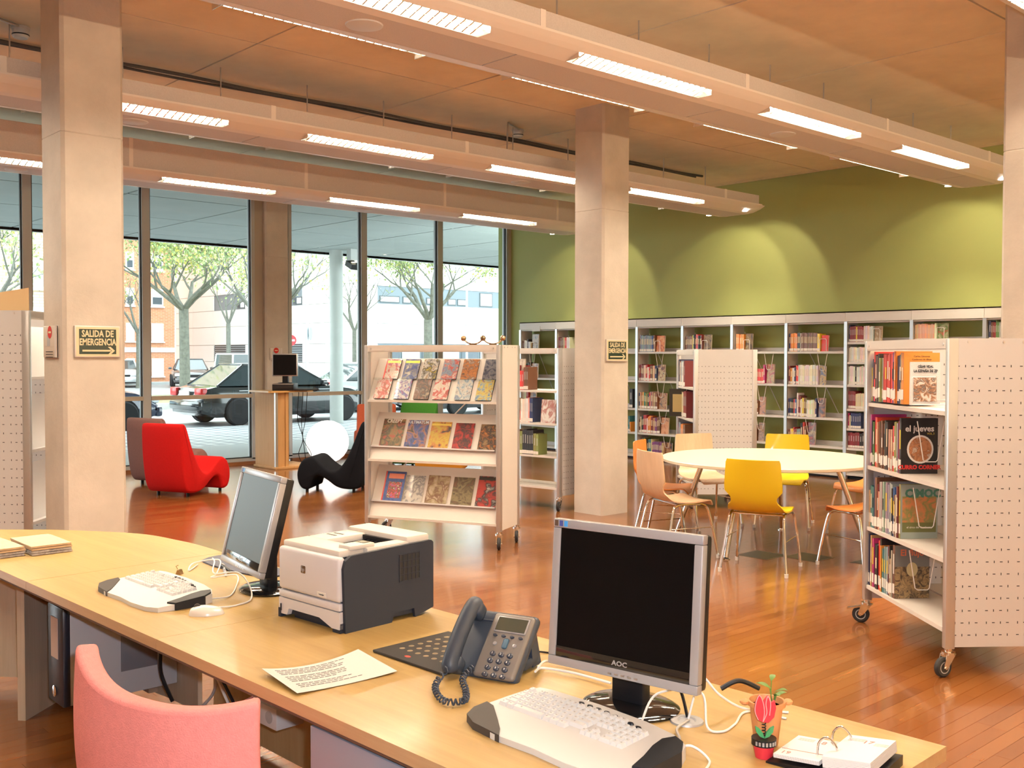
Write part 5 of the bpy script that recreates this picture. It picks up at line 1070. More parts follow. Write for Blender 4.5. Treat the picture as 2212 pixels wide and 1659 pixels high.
# modesty panel, curved at the rounded end, and leg panels
G().box(.05, .745, .03, 3.05, .765, .56).obj('modesty_panel', wood('oak_panel', (.48, .34, .18), (.40, .27, .13), 2, .8, .5, 0, .02), dk, 0)
cv = [Vector((p.x*.86, p.y*.86, 0)) for p in curve]
G().sheet(lambda u, v: (cv[min(int(u*(len(cv)-1)), len(cv)-1)].x, cv[min(int(u*(len(cv)-1)), len(cv)-1)].y-.01, .06+.62*v), len(cv)-1, 1, .02).obj('curved_panel', PALEW, dk)
lg = Matrix.Rotation(-DK_A, 4, 'Z') @ Matrix.Translation(-DK_O)
G().box(0, -.018, 0, .43, .018, .708, 0, lg @ Matrix.Translation((-4.733, 1.41, 0)) @ Matrix.Rotation(rad(131), 4, 'Z')).obj('leg_panel', PALEW, dk, 0)
for x in (2.44, 3.02): G().box(x, .06, 0, x+.03, .74, .708).obj('leg_panel', PALEW, dk, 0)
G().box(.3, .60, .60, 1.9, .73, .612).box(.3, .60, .60, 1.9, .605, .66).obj('cable_tray', STEEL, dk, 0)
# drawer pedestal
dp = thing('drawer_pedestal', 'grey metal drawer pedestal under the right part of the counter', 'cabinet', (-2.20, 1.325, 0), DK_A)
PEDM = mat('pedestal_grey', (.25, .26, .31), .45)
G().box(0, .02, .04, .42, .60, .69).obj('body', PEDM, dp, 0)
for k, (a, b) in enumerate(((.45, .685), (.25, .445), (.05, .245))):
    d_ = G().rbox(.004, 0, a, .416, .022, b, .003).obj('drawer', PEDM, dp); G().box(.03, -.004, a+.002, .39, .0, a+.010).obj('handle', BLACKP, d_, 0)
for sx_ in (.06, .36):
    for sy_ in (.08, .52): G().cyl((sx_, sy_, 0), (sx_, sy_, .05), .02, 8).obj('caster', BLACKP, dp)
ky = thing('key_set', 'black-fobbed key hanging in the drawer pedestal lock', 'key', (-1.86, 1.315, .64)); G().cyl((0, .02, 0), (0, -.02, 0), .006, 8).obj('key_blade', STEEL, ky); G().rbox(-.02, -.03, -.014, .02, -.018, .014, .004).tube(smoothpath([(0, -.024, -.012), (-.035, -.026, -.03), (-.045, -.024, -.07)], 4), .009, 8).obj('fob', BLACKP, ky)
# computer tower
tw = thing('computer_tower', 'black-fronted computer tower with pale side panel hanging under the counter', 'computer', (-4.51, 1.45, .15), 0)
G().rbox(0, .03, 0, .18, .49, .405, .004).obj('case', mat('tower_side', (.46, .50, .55), .4), tw)
G().rbox(-.002, 0, -.004, .182, .034, .409, .01).obj('front_bezel', mat('tower_front', (.012, .018, .035), .3), tw)
G().box(.05, -.003, .19, .13, .002, .36).obj('badge_label', mat('tower_label', (.55, .46, .42), .5), tw, 0); G().lathe([(0, 0), (.022, 0), (.024, .006), (.018, .008), (0, .008)], 20, 0, Matrix.Translation((.09, 0, .05)) @ Matrix.Rotation(rad(90), 4, 'X')).obj('power_button', CHROME, tw)
G().rbox(.179, .24, .10, .183, .40, .26, .0015).obj('side_vent_plate', mat('tower_vent', (.16, .18, .22), .4), tw)
G().box(0, .10, -.02, .18, .14, 0).box(0, .36, -.02, .18, .40, 0).box(-.012, .10, -.02, 0, .14, .56).box(-.012, .36, -.02, 0, .40, .56).obj('hanger', STEEL, tw, 0)
fb_ = G().box(-.16, -.05, 0, .16, .02, .022).box(-.16, -.05, .022, .16, -.03, .04).obj('cable_cover', WHITEM, None, 0, (-3.75, 1.36, 0), (0, 0, rad(10))); tag(fb_, 'small white metal footrest bar on the floor behind the coral chair', 'footrest')
# wall-box, plugs and cables under the counter
sb = thing('socket_box', 'white power socket box under the counter beside the coral chair', 'power socket', (-3.20, 1.80, .315), rad(2)); G().rbox(-.09, -.06, 0, .09, .05, .075, .004).obj('box', WHITEM, sb)
for q in (-.045, .045): G().lathe([(0, 0), (.02, 0), (.022, .003), (0, .003)], 16, 0, Matrix.Translation((q, -.06, .038)) @ Matrix.Rotation(rad(90), 4, 'X')).obj('outlet', mat('outlet_grey', (.4, .4, .4), .5), sb)
G().box(-.075, -.063, .058, -.055, -.059, .07).obj('switch', RLAMP, sb, 0); G().box(-.05, .04, .0, .05, .06, .19).obj('bracket', STEEL, sb, 0)
GREYC = mat('grey_cable', (.45, .45, .47), .5); WHC = mat('white_cable', (.72, .70, .66), .45)
for k, (pts, r_, m, lab) in enumerate((
    ([(-3.97, 1.72, 0.46), (-4.04, 1.74, 0.38), (-4.08, 1.76, 0.28), (-4.02, 1.78, 0.18)], .008, BLACKP, 'thick black cable drooping under the counter left of the coral chair'),
    ([(-3.84, 1.80, 0.45), (-3.72, 1.82, 0.36), (-3.78, 1.84, 0.26), (-3.86, 1.82, 0.18)], .006, GREYC, 'grey cable looping under the counter edge'),
    ([(-3.70, 1.78, 0.45), (-3.64, 1.80, 0.34), (-3.58, 1.82, 0.24), (-3.54, 1.84, 0.14)], .006, WHC, 'white cable drooping under the counter edge'),
    ([(-3.64, 1.76, 0.45), (-3.56, 1.78, 0.36), (-3.48, 1.80, 0.26), (-3.40, 1.80, 0.20)], .006, BLACKP, 'thin black cable crossing under the counter edge'),
    ([(-3.38, 1.72, 0.34), (-3.32, 1.70, 0.26), (-3.28, 1.72, 0.14), (-3.24, 1.76, 0.02), (-3.25, 1.80, 0.02), (-3.28, 1.90, 0.02)], .007, BLACKP, 'black power cable hanging from the socket box to the floor'))):
    tag(G().tube(smoothpath(pts, 6), r_, 7, 0).obj('cable', m, None), lab, 'cable', 'cables under the counter')
pg_ = thing('power_plug', 'black power plug in the white socket box', 'plug', (-3.26, 1.735, .355)); G().rbox(-.02, -.03, -.018, .02, .012, .018, .006).obj('body', BLACKP, pg_); G().cyl((0, -.03, 0), (-.02, -.05, -.01), .007, 8).obj('strain_relief', BLACKP, pg_)
# ================================================================ coral chair in the foreground
CORAL = FAB('coral_weave', (.80, .29, .28))
ch = thing('desk_chair', 'coral upholstered chair at the counter, its back to the viewer', 'chair', (-2.375, 1.03, 0), rad(13.6))
def back(u, v):
    x = (u*2-1); w_ = .272+.012*(1-v); zt = .795+(.072*abs(x)**2.0 if x < 0 else .022*x**4)
    y = -.055+.115*abs(x)**2.6*(1.0 if x > 0 else .55); z = .40+(zt-.40)*v
    return (x*w_, y-.03*math.sin(v*math.pi)*(.6)+.03*(1-v), z)
g = G().sheet(back, 26, 16, -.055); bk = g.obj('backrest', CORAL, ch, 50)
mdb = bk.modifiers.new('soft_edges', 'BEVEL'); mdb.width = .012; mdb.segments = 3; mdb.limit_method = 'ANGLE'; mdb.angle_limit = rad(50)
G().tube([Vector(back(.955, v/14))+Vector((.0, -.003, 0)) for v in range(14)], .0016, 5).obj('seam', mat('coral_seam', (.42, .07, .07), .9), bk)
G().tube([Vector(back(.885+.095*q/5, .955+.045*q/5))+Vector((0, -.002, .0)) for q in range(6)], .0028, 6).obj('slit', mat('slit_dark', (.10, .03, .03), .9), bk)
G().rbox(-.26, -.04, .37, .26, .25, .47, .04, 0, None, 3).obj('seat', CORAL, ch)
for sx_ in (-1, 1):
    for sy_ in (0.0, .20): G().tube([(sx_*.25, sy_, .38), (sx_*.27, sy_+(.04 if sy_ else -.05), .0)], .012, 10).obj('leg', CHROME, ch)
# ================================================================ things on the counter
ZD = .7402
def wedge(poly, fn, m, mt=None):
    """prism whose top follows fn(x, y)"""
    n = len(poly); g = G(); g.add([(x, y, 0) for x, y in poly] + [(x, y, fn(x, y)) for x, y in poly], [tuple(range(n-1, -1, -1))] + [(i, (i+1) % n, n+(i+1) % n, n+i) for i in range(n)] + [tuple(range(n, 2*n))]); return g
KBW = mat('keyboard_white', (.56, .56, .555), .45); KEYW = mat('key_white', (.62, .62, .61), .4); KBD = mat('keyboard_dark', (.045, .04, .04), .5, spec=.25); KBB = mat('keyboard_black', (.012, .014, .02), .4, spec=.25); KEYT = mat('key_legend', (.40, .39, .38), .6)
def kz(x, y): return .014+.020*(y+.14)/.27
def key_mesh(w_):
    a, b = w_/2-.0012, .0083; c, d = a-.0025, b-.0022; g = G()
    g.add([(-a, -b, 0), (a, -b, 0), (a, b, 0), (-a, b, 0), (-c, -d+.001, .0085), (c, -d+.001, .0085), (c, d, .0095), (-c, d, .0095)], [(0, 1, 5, 4), (1, 2, 6, 5), (2, 3, 7, 6), (3, 0, 4, 7), (4, 5, 6, 7)])
    g.box(-c*.6, d*.0, .0092, -c*.6+min(.004, c*.7), d*.55, .0098, 1)
    return g.mesh('key', [KEYW, KEYT], 0)
KM = {w_: key_mesh(w_*.0185) for w_ in (1, 1.25, 1.5, 1.75, 2, 2.25, 2.75, 5.75)}
def keyboard(label, loc, rz, group):
    t = thing('keyboard', label, 'keyboard', loc, rz, group)
    out = [(-.262, -.03), (-.262, -.07), (-.245, -.105), (-.20, -.128), (-.12, -.140), (.0, -.135), (.10, -.142), (.20, -.135), (.247, -.115), (.258, -.05), (.258, .05), (.242, .085), (.19, .112), (.10, .128), (-.05, .135), (-.20, .13), (-.235, .122), (-.25, .09), (-.258, .03)]
    wedge(out, kz, None).obj('case', KBW, t, 30)
    lp = [(-.266, -.028), (-.266, -.07), (-.248, -.108), (-.20, -.131), (-.10, -.1415), (-.125, -.115), (-.165, -.085), (-.20, -.06), (-.235, -.035)]
    wedge(lp, lambda x, y: kz(x, y)+.0035, None).obj('palm_rest', KBD, t, 30)
    rp = [(.205, .098), (.235, .085), (.262, .045), (.262, -.058), (.225, -.072), (.213, -.02), (.196, .03), (.19, .07)]
    wedge(rp, lambda x, y: kz(x, y)+.006, None).obj('media_panel', KBB, t, 30)
    for q in range(8):
        x = -.085+.028*q; G().lathe([(0, 0), (.0075, 0), (.006, .004), (0, .005)], 12, 0, Matrix.Translation((x, .112-.00018*q*q*3, kz(x, .11)-.0005)) @ Matrix.Diagonal((1.2, .75, 1, 1))).obj('hot_key', KBB, t)
    u = .0185; x0 = -.238
    rows = [(.090, [1, -1, 1, 1, 1, 1, -.5, 1, 1, 1, 1, -.5, 1, 1, 1, 1, -.3, 1, 1, 1]), (.068, [1]*13+[2, -.3, 1, 1, 1, -.3, 1, 1, 1, 1]), (.049, [1.5]+[1]*12+[1.5, -.3, 1, 1, 1, -.3, 1, 1, 1, 1]), (.030, [1.75]+[1]*11+[2.25, -3.6, 1, 1, 1, 1]), (.011, [2.25]+[1]*10+[2.75, -1.3, 1, -1.3, 1, 1, 1, 1]), (-.008, [1.5, 1.25, 5.75, 1.25, 1.5, 1.5, -2.25+.0, -.3, 1, 1, 1, -.3, 2, 1, 1])]
    for y, ks_ in rows:
        x = x0
        for w_ in ks_:
            if w_ < 0: x += -w_*u*(.93); continue
            uu = u*.93; xc = x+w_*uu/2
            if xc < .205: inst('key', KM[w_ if w_ in KM else 1], t, (xc, y, kz(xc, y)), (rad(4.2), 0, 0), (.93, 1, 1))
            x += w_*uu
    return t
keyboard('white ergonomic keyboard in front of the black-screened monitor', (-1.59, 1.642, ZD), rad(1), 'white ergonomic keyboards')
keyboard('white ergonomic keyboard on the left part of the counter', (-3.565, 1.525, ZD), rad(2), 'white ergonomic keyboards')
# monitors
SILV = mat('silver_plastic', (.38, .38, .40), .32, metal=.35); GLOSSB = mat('gloss_black', (.008, .008, .009), .06, coat=.5)
def monitor(label, ctr, yaw, tilt, scr, base_off, dark_bar=True):
    t = thing('monitor', label, 'monitor', (ctr[0], ctr[1], ZD), yaw)
    M = Matrix.Translation((0, 0, ctr[2]-ZD)) @ Matrix.Rotation(-tilt, 4, 'X')
    w_, h_ = .41, .357; b = .022
    bz = G()
    for (a0, c0, a1, c1) in ((-w_/2, h_/2-b, w_/2, h_/2), (-w_/2, -h_/2, w_/2, -h_/2+b), (-w_/2, -h_/2+b, -w_/2+b, h_/2-b), (w_/2-b, -h_/2+b, w_/2, h_/2-b)): bz.rbox(a0, -.004, c0, a1, .02, c1, .003, 0, M)
    bz.obj('bezel', SILV, t)
    G().rbox(-w_/2+.003, .012, -h_/2+.003, w_/2-.003, .05, h_/2-.003, .008, 0, M).rbox(-.13, .05, -.12, .13, .075, .10, .012, 0, M).obj('rear_shell', BLACKP, t)
    G().box(-w_/2+b, -.0005, -h_/2+b+.026, w_/2-b, .002, h_/2-b, 0, M).obj('screen', scr, t, 0)
    G().rbox(-w_/2+b, -.0025, -h_/2+b-.001, w_/2-b, .004, -h_/2+b+.026, .001, 0, M).obj('lower_bar', GLOSSB, t)
    text('logo', 'AOC', .016, SILV, t, M @ frame((0, -.003, -h_/2+b+.012), (1, 0, 0), (0, 0, 1)), wide=1.2, bold=.0004)
    for q in range(5): G().box(-.03+.018*q, -.0052, -h_/2+.006, -.02+.018*q, -.004, -h_/2+.010, 0, M).obj('button', STEEL, t, 0)
    for q, c in enumerate(((.10, .06, .04), (.05, .07, .28), (.05, .30, .70))): G().box(-w_/2+.004+q*.014, -.0048, h_/2-.018, -w_/2+.014+q*.014, -.0038, h_/2-.004, 0, M).obj('sticker', mat('sticker_%d' % q, c, .4), t, 0)
    bx, by = base_off
    G().lathe([(0, 0), (.122, 0), (.124, .006), (.11, .013), (.05, .018), (0, .018)], 40, 0, Matrix.Translation((bx, by, 0)) @ Matrix.Diagonal((1, .84, 1, 1))).obj('stand_base', GLOSSB, t)
    G().rbox(bx-.045, by-.02, .012, bx+.045, by+.02, .13, .008).rbox(bx-.04, .03, .10, bx+.04, by+.02, .16, .01).obj('neck', BLACKP, t)
    return t
monitor('square silver-framed monitor with a black screen in the centre foreground', (-1.60, 1.81, 1.02), rad(9.9), rad(4.2), mat('screen_black', (.002, .002, .0025), .35, spec=.12), (-.03, .09))
monitor('silver-framed monitor turned away on the left part of the counter', (-3.37, 1.79, 1.005), rad(-8.5), rad(14), mat('screen_grey_reflection', (.045, .052, .046), .35, spec=.2), (-.01, .07))  # grey-green reflection of the room put into the screen's base colour
# printer
pr = thing('laser_printer', 'two-tone laser printer with a pale front and dark blue-grey sides', 'printer', (-3.005, 1.695, ZD), rad(4.5))
PW, PD, PH = .335, .385, .265
DKP = mat('printer_dark', (.022, .028, .044), .55, spec=.2); LTP = mat('printer_pale', (.58, .57, .60), .4); TPP = mat('printer_top', (.62, .58, .52), .45)
side = [(.018, 0), (.018, .03), (.012, .20), (.02, .225), (.04, .238), (PD*.52, .243), (PD-.01, .246), (PD, .238), (PD, .02), (PD-.08, .0), (PD-.085, .03), (PD-.17, .03), (PD-.18, .0)]
MY = lambda x: Matrix(((0, 0, 1, x), (1, 0, 0, 0), (0, 1, 0, 0), (0, 0, 0, 1)))
G().prism([(p[0], p[1]) for p in side], 0, .012, 0, MY(PW-.012)).obj('right_side', DKP, pr, 0); G().prism([(p[0], p[1]) for p in side], 0, .012, 0, MY(0)).obj('left_side', DKP, pr, 0)
G().box(.012, .02, .012, PW-.012, PD-.004, .225).obj('chassis', DKP, pr, 0); G().box(.05, .03, .0, PW-.05, PD-.05, .013).box(.0, .0, .0, .012, .04, .03).box(PW-.05, .006, .0, PW-.012, .03, .03).obj('feet', DKP, pr, 0)
G().rbox(.0, .0, .094, PW-.012, .03, .235, .012, 0, None, 3).obj('front_panel', LTP, pr); G().rbox(.0, .002, .068, PW-.012, .03, .0915, .004).obj('tray_lip', LTP, pr)
g = G().prism([(0, .012), (.045, .012), (.055, .034), (.22, .034), (.285, .012), (PW-.012, .012), (PW-.012, .0655), (0, .0655)], 0, .026, 0, frame((0, .029, 0), (1, 0, 0), (0, 0, 1))).obj('paper_tray', LTP, pr, 0)
g = G().rbox(0, .02, .228, PW-.035, .12, .252, .006).rbox(0, .12, .228, .10, PD-.05, .252, .006).rbox(PW-.075, .12, .228, PW-.02, PD-.05, .250, .006).rbox(0, PD-.10, .228, PW-.02, PD, .265, .008); g.obj('top_cover', TPP, pr)
G().add([(.10, .12, .25), (PW-.075, .12, .25), (PW-.075, PD-.11, .20), (.10, PD-.11, .20)], [(0, 1, 2, 3)]).obj('output_tray', LTP, pr, 0); G().box(.10, PD-.112, .20, PW-.075, PD-.10, .248).obj('output_slot', BLACKP, pr, 0)
for q in range(7): G().box(.115+q*.02, PD-.125, .206, .121+q*.02, PD-.11, .235).obj('exit_rib', BLACKP, pr, 0)
G().rbox(PW-.09, .06, .247, PW-.03, .16, .262, .004).obj('control_panel', TPP, pr); G().box(PW-.085, .125, .2622, PW-.045, .152, .2635).obj('display', mat('lcd_olive', (.14, .12, .06), .3), pr, 0)
for (sx_, sy_, sw) in ((.02, .18, .05), (.02, .21, .05)): G().box(sx_, sy_, .252, sx_+sw, sy_+.008, .2527).obj('top_groove', KBD, pr, 0)
vt = G().box(PW-.0005, .235, .125, PW+.0008, .325, .215).obj('vent', mat('vent_dark', (.008, .012, .018), .4), pr, 0)
for q in range(6): G().box(PW-.0005, .235+q*.0174, .125, PW+.002, .2385+q*.0174, .215).obj('vent_bar', DKP, vt, 0)
for q in range(5): G().box(PW-.0005, .235, .125+q*.0217, PW+.002, .325, .128+q*.0217).obj('vent_bar', DKP, vt, 0)
G().rbox(.128, -.002, .163, .152, .002, .187, .003).obj('badge', mat('badge_bronze', (.22, .15, .10), .25, metal=.7), pr); text('badge_lettering', 'hp', .018, SILV, pr, frame((.140, -.0025, .1755), (1, 0, 0), (0, 0, 1)), bold=.0003)
G().box(.215, -.0015, .103, .262, .001, .117).obj('name_plate', mat('plate_white', (.70, .68, .64), .5), pr, 0); text('name_lettering', 'LaserJet', .008, KBD, pr, frame((.2385, -.002, .110), (1, 0, 0), (0, 0, 1)))
G().box(.012, -.0008, .022, .016, .002, .045).obj('paper_gauge', KBB, pr, 0)
# black perforated plate under the phone
pl_ = thing('perforated_pad', 'flat black perforated pad partly under the desk phone', 'pad', (-2.305, 1.835, ZD), rad(2)); G().rbox(-.155, -.14, 0, .155, .15, .008, .003).obj('plate', mat('pad_black', (.03, .027, .026), .6, spec=.2), pl_)
g = G()
for i in range(6):
    for j in range(6): g.lathe([(0, .0084), (.008, .0084), (.009, .0078)], 10, 0, Matrix.Translation((-.105+.036*i, -.07+.034*j, 0)))
tag(g.obj('holes', mat('pad_hole', (.20, .15, .09), .8), pl_), None, kind='stuff'); G().lathe([(0, .0084), (.007, .0084), (.008, .0078)], 10, 0, Matrix.Translation((-.03, -.11, 0)) @ Matrix.Diagonal((1.6, 1, 1, 1))).obj('red_mark', mat('pad_red', (.40, .04, .02), .6), pl_)
# desk phone
ph = thing('desk_phone', 'dark blue-grey desk telephone with its handset on the left', 'telephone', (-2.05, 1.83, ZD+.008), rad(19.5))
PB = mat('phone_blue', (.030, .042, .066), .42, spec=.3); PG_ = mat('phone_panel', (.17, .155, .145), .4); PK = mat('phone_key', (.035, .045, .07), .35)
M = Matrix.Translation((0, 0, .066)) @ Matrix.Rotation(rad(-44), 4, 'X')       # y-normal panel leaning back
g = G().rbox(-.145, .002, -.092, .075, .032, .108, .012, 0, M, 3); g.obj('body', PB, ph); G().rbox(-.055, -.006, -.092, .070, .01, .100, .010, 0, M, 3).obj('face_panel', PG_, ph)
G().rbox(-.038, -.009, .040, .060, -.004, .088, .003, 0, M).obj('display_frame', SILV, ph); G().box(-.034, -.0098, .044, .056, -.0085, .084, 0, M).obj('display', mat('phone_lcd', (.06, .065, .05), .15), ph, 0)
FM = M @ frame((0, -.006, 0), (1, 0, 0), (0, 0, 1))
for q in range(4): G().lathe([(0, .0), (.007, 0), (.006, .004), (0, .0045)], 12, 0, FM @ Matrix.Translation((-.028+.026*q, .029, 0)) @ Matrix.Diagonal((1, .6, 1, 1))).obj('soft_key', PK, ph)
G().rbox(.004, -.012, -.008, .020, -.005, .022, .005, 0, M).obj('navigation_key', mat('phone_nav', (.06, .13, .20), .35), ph)
for q in (-.020, .040): G().lathe([(0, 0), (.006, 0), (.005, .003), (0, .004)], 12, 0, FM @ Matrix.Translation((q, .005, 0))).obj('round_key', SILV, ph)
DIG = ['1', '2', '3', '4', '5', '6', '7', '8', '9', '*', '0', '#']
for q in range(12):
    x, y = -.014+.026*(q % 3), -.026-.0205*(q//3); k_o = G().lathe([(0, 0), (.0085, 0), (.0088, .004), (.006, .0065), (0, .007)], 14, 0, FM @ Matrix.Translation((x, y, 0)) @ Matrix.Diagonal((1, .85, 1, 1))).obj('number_key', PK, ph); text('digit', DIG[q], .008, WINK, k_o, FM @ Matrix.Translation((x, y, .0072)))
# handset: curved grip with two cups
hs = smoothpath([(-.105, -.030, -.098), (-.105, -.044, -.085), (-.105, -.052, -.03), (-.105, -.053, .03), (-.105, -.046, .080), (-.105, -.03, .098)], 5)
g = G().tube([M @ p for p in hs], [.020, .024, .025, .025, .024] + [.0225]*(len(hs)-10) + [.024, .025, .026, .025, .021], 12); g.rbox(-.132, -.045, -.104, -.078, -.004, -.060, .012, 0, M, 3); g.rbox(-.132, -.050, .060, -.078, -.004, .106, .012, 0, M, 3); g.obj('handset', PB, ph, 60)
G().rbox(-.06, .02, .0, .06, .11, .03, .008).add([(-.10, .07, 0), (.06, .07, 0), (.06, .12, 0), (-.10, .12, 0), (-.10, .05, .12), (.06, .05, .12), (.06, .08, .12), (-.10, .08, .12)], [(3, 2, 1, 0), (4, 5, 6, 7), (0, 1, 5, 4), (1, 2, 6, 5), (2, 3, 7, 6), (3, 0, 4, 7)]).obj('foot_stand', PB, ph)
pth = smoothpath([(-2.118, 1.725, .785), (-2.085, 1.640, .757), (-2.03, 1.59, .752), (-1.955, 1.560, .752), (-1.930, 1.600, .752), (-1.985, 1.650, .752), (-2.045, 1.690, .760), (-2.06, 1.735, .775)], 26); hx = []
for i, p in enumerate(pth):
    q = pth[min(i+1, len(pth)-1)]-pth[max(i-1, 0)]; q.normalize(); a = q.orthogonal().normalized(); b = q.cross(a); an = i*1.05; zz = Vector((0, 0, 1)); sx_ = q.cross(zz).normalized(); sz_ = sx_.cross(q).normalized(); hx.append(p+(sx_*math.cos(an)+sz_*math.sin(an))*.0075)
cd = G().tube(hx, .0026, 6).obj('coiled_cord', PB, None); cd.parent = ph; cd.matrix_parent_inverse = (Matrix.Translation(ph.location) @ Matrix.Rotation(rad(19.5), 4, 'Z')).inverted()
# sheet in a plastic sleeve
sl = thing('document_sleeve', 'printed sheet in a clear plastic sleeve lying near the counter edge', 'document', (-2.36, 1.485, ZD), rad(86))
G().sheet(lambda u, v: (-.148+.296*u, -.105+.21*v, .002+.012*abs(u-.5)**2*4*(.4+v)), 12, 6, .0006).obj('sheet', mat('paper_white', (.66, .64, .62), .7), sl)
G().sheet(lambda u, v: (.165-.33*u, -.118+.235*v, .0038+.014*abs(u-.5)**2*4*(.4+v)), 12, 6, .0).obj('sleeve', glassmat('sleeve_film', (.95, .95, .95), .8), sl)
RR = random.Random(3); g = G()
for ln in range(13):
    y = .08-.0125*ln
    if ln in (4, 9): continue
    x = -.12
    while x < .05+RR.uniform(-.06, .05):
        w_ = RR.uniform(.008, .02); g.box(x, y, .0009, x+w_, y+.003, .0013); x += w_+.004
tag(g.obj('print_lines', mat('print_grey', (.22, .22, .23), .7), sl, 0), None, kind='stuff')
for o in sl.children:
    if o.name.startswith('print_lines'):
        for v in o.data.vertices: v.co.z += .002+.012*abs((v.co.x+.148)/.296-.5)**2*4*(.4+(v.co.y+.105)/.21)
# envelopes
for k, (x, y, lab) in enumerate(((-4.748, 1.502, 'right bundle of bubble-wrapped padded envelopes on the rounded desk end'), (-4.78, 1.315, 'left bundle of bubble-wrapped padded envelopes cut by the left edge'))):
    t = thing('envelope_bundle', lab, 'envelopes', (x, y, ZD), rad(90+2*k)); KR = mat('kraft_buff', (.56, .42, .28), .7, var=.12, vscale=40, bump=.3, bscale=120); BUB = mat('bubble_film', (.42, .40, .44), .12, var=.4, vscale=60, bump=.9, bscale=90, coat=.7)
    for q in range(4):
        dx = RR.uniform(-.004, .004)
        G().sheet(lambda u, v: (-.083+.166*u+dx, -.145+.29*v, .002+.0105*q+.006*math.sin(u*math.pi)*math.sin(v*math.pi)), 6, 8, -.008).obj('envelope', KR if q > 1 else BUB, t)
# keyboard leads, mouse, pad, bits on the left
mz = thing('mouse', 'white two-tone computer mouse on the left part of the counter', 'mouse', (-3.185, 1.53, ZD), rad(62))
g = G(); R_ = []
def mfn(u, v):
    a = math.pi*v; x = -.058+.116*u; pr_ = math.sqrt(max(0, 1-(2*u-1)**2))**.7; return (x, .031*math.cos(a)*pr_*(1-.1*math.cos(u*6)), (.036-.010*u)*math.sin(a)*pr_)
G().sheet(mfn, 16, 12).obj('shell', mat('mouse_white', (.66, .64, .60), .25, coat=.4), mz, 60); G().lathe([(0, -.004), (.011, -.004), (.011, .004), (0, .004)], 14, 0, Matrix.Translation((-.03, 0, .026)) @ Matrix.Rotation(rad(90), 4, 'X')).obj('scroll_wheel', KBD, mz)
bp2 = thing('desk_pad', 'dark blue desk pad lying behind the left monitor', 'desk pad', (-3.80, 1.99, ZD), rad(2)); G().prism([(-.26, -.02), (-.22, -.075), (-.10, -.09), (.10, -.08), (.22, -.06), (.26, .0), (.26, .075), (-.24, .075), (-.27, .03)], 0, .006).obj('pad', mat('pad_navy', (.045, .055, .10), .5), bp2, 0)
for k, (c, lab, a) in enumerate((((.02, .02, .02), 'black pen lying on the desk pad by the left monitor', 8), ((.30, .32, .38), 'grey-blue pen lying on the desk pad by the left monitor', -4))):
    t = thing('pen', lab, 'pen', (-3.78+.05*k, 1.90-.03*k, ZD+.012-.006*k), rad(a-20)); G().tube([(-.07, 0, 0), (.05, 0, 0), (.065, 0, 0), (.072, 0, 0)], [.006, .006, .004, .001], 10).obj('barrel', mat('pen_%d' % k, c, .35), t); G().box(-.065, -.002, .005, -.02, .002, .008).obj('clip', STEEL, t, 0)
bc = thing('binder_clip', 'tiny brass clip lying by the left keyboard', 'clip', (-3.845, 1.735, ZD), rad(30)); BRS2 = mat('old_brass', (.42, .30, .18), .25, metal=.9); G().prism([(-.012, 0), (.012, 0), (.004, .018), (-.004, .018)], -.01, .01, 0, Matrix.Rotation(rad(90), 4, 'X')).obj('jaw', BRS2, bc, 0); G().tube([(-.008, 0, .018), (-.016, 0, .03), (-.006, 0, .034)], .0016, 6).obj('arm', BRS2, bc)
WC = mat('white_lead', (.74, .73, .71), .4)
def lead(pts, lab, r_=.0028, m=WC, z=ZD): tag(G().tube([Vector((p.x, p.y, max(p.z, z+r_))) for p in smoothpath([(a, b, c) for a, b, c in pts], 8)], r_, 7).obj('cable', m, None), lab, 'cable', 'leads on the counter')
lead([(-3.33, 1.60, .755), (-3.36, 1.70, .743), (-3.50, 1.80, .743), (-3.62, 1.86, .755), (-3.66, 1.78, .75), (-3.72, 1.83, .75), (-3.84, 1.90, .775), (-3.92, 1.83, .76), (-3.86, 1.78, .745), (-3.95, 1.86, .745)], 'white keyboard lead looped on the left part of the counter')
lead([(-3.21, 1.585, .75), (-3.22, 1.65, .743), (-3.26, 1.73, .743), (-3.40, 1.80, .76), (-3.55, 1.83, .78), (-3.68, 1.80, .76), (-3.80, 1.86, .78), (-3.96, 1.93, .76)], 'white mouse lead rising over the base of the left monitor')
lead([(-1.53, 1.80, .76), (-1.55, 1.88, .80), (-1.47, 1.94, .81), (-1.42, 1.90, .75), (-1.39, 1.92, .743), (-1.40, 1.98, .743), (-1.43, 2.07, .743), (-1.34, 2.10, .743)], 'white cable snaking from the near keyboard towards the plant pot')
lead([(-1.38, 1.72, .75), (-1.36, 1.76, .76), (-1.31, 1.76, .743), (-1.28, 1.70, .743), (-1.26, 1.62, .743), (-1.25, 1.5, .743)], 'white cable running off the counter right of the near keyboard')
lead([(-1.49, 1.92, .745), (-1.50, 1.96, .80), (-1.53, 2.02, .82), (-1.48, 2.03, .78), (-1.44, 2.08, .745), (-1.36, 2.14, .743)], 'white cable rising out of the cable hole behind the near monitor')
lead([(-1.485, 1.915, .745), (-1.46, 1.84, .75), (-1.42, 1.80, .745), (-1.40, 1.74, .75)], 'pale grey cable from the cable hole to the near keyboard', .0032, mat('pale_grey_lead', (.45, .43, .40), .5))
lead([(-1.50, 1.93, .745), (-1.54, 1.95, .80), (-1.58, 1.93, .86), (-1.60, 1.90, .90)], 'black cable rising from the cable hole to the near monitor', .004, BLACKP)
lead([(-1.47, 2.02, .80), (-1.44, 2.05, .82), (-1.41, 2.09, .80)], 'black power lead end sticking out right of the near monitor', .006, BLACKP)
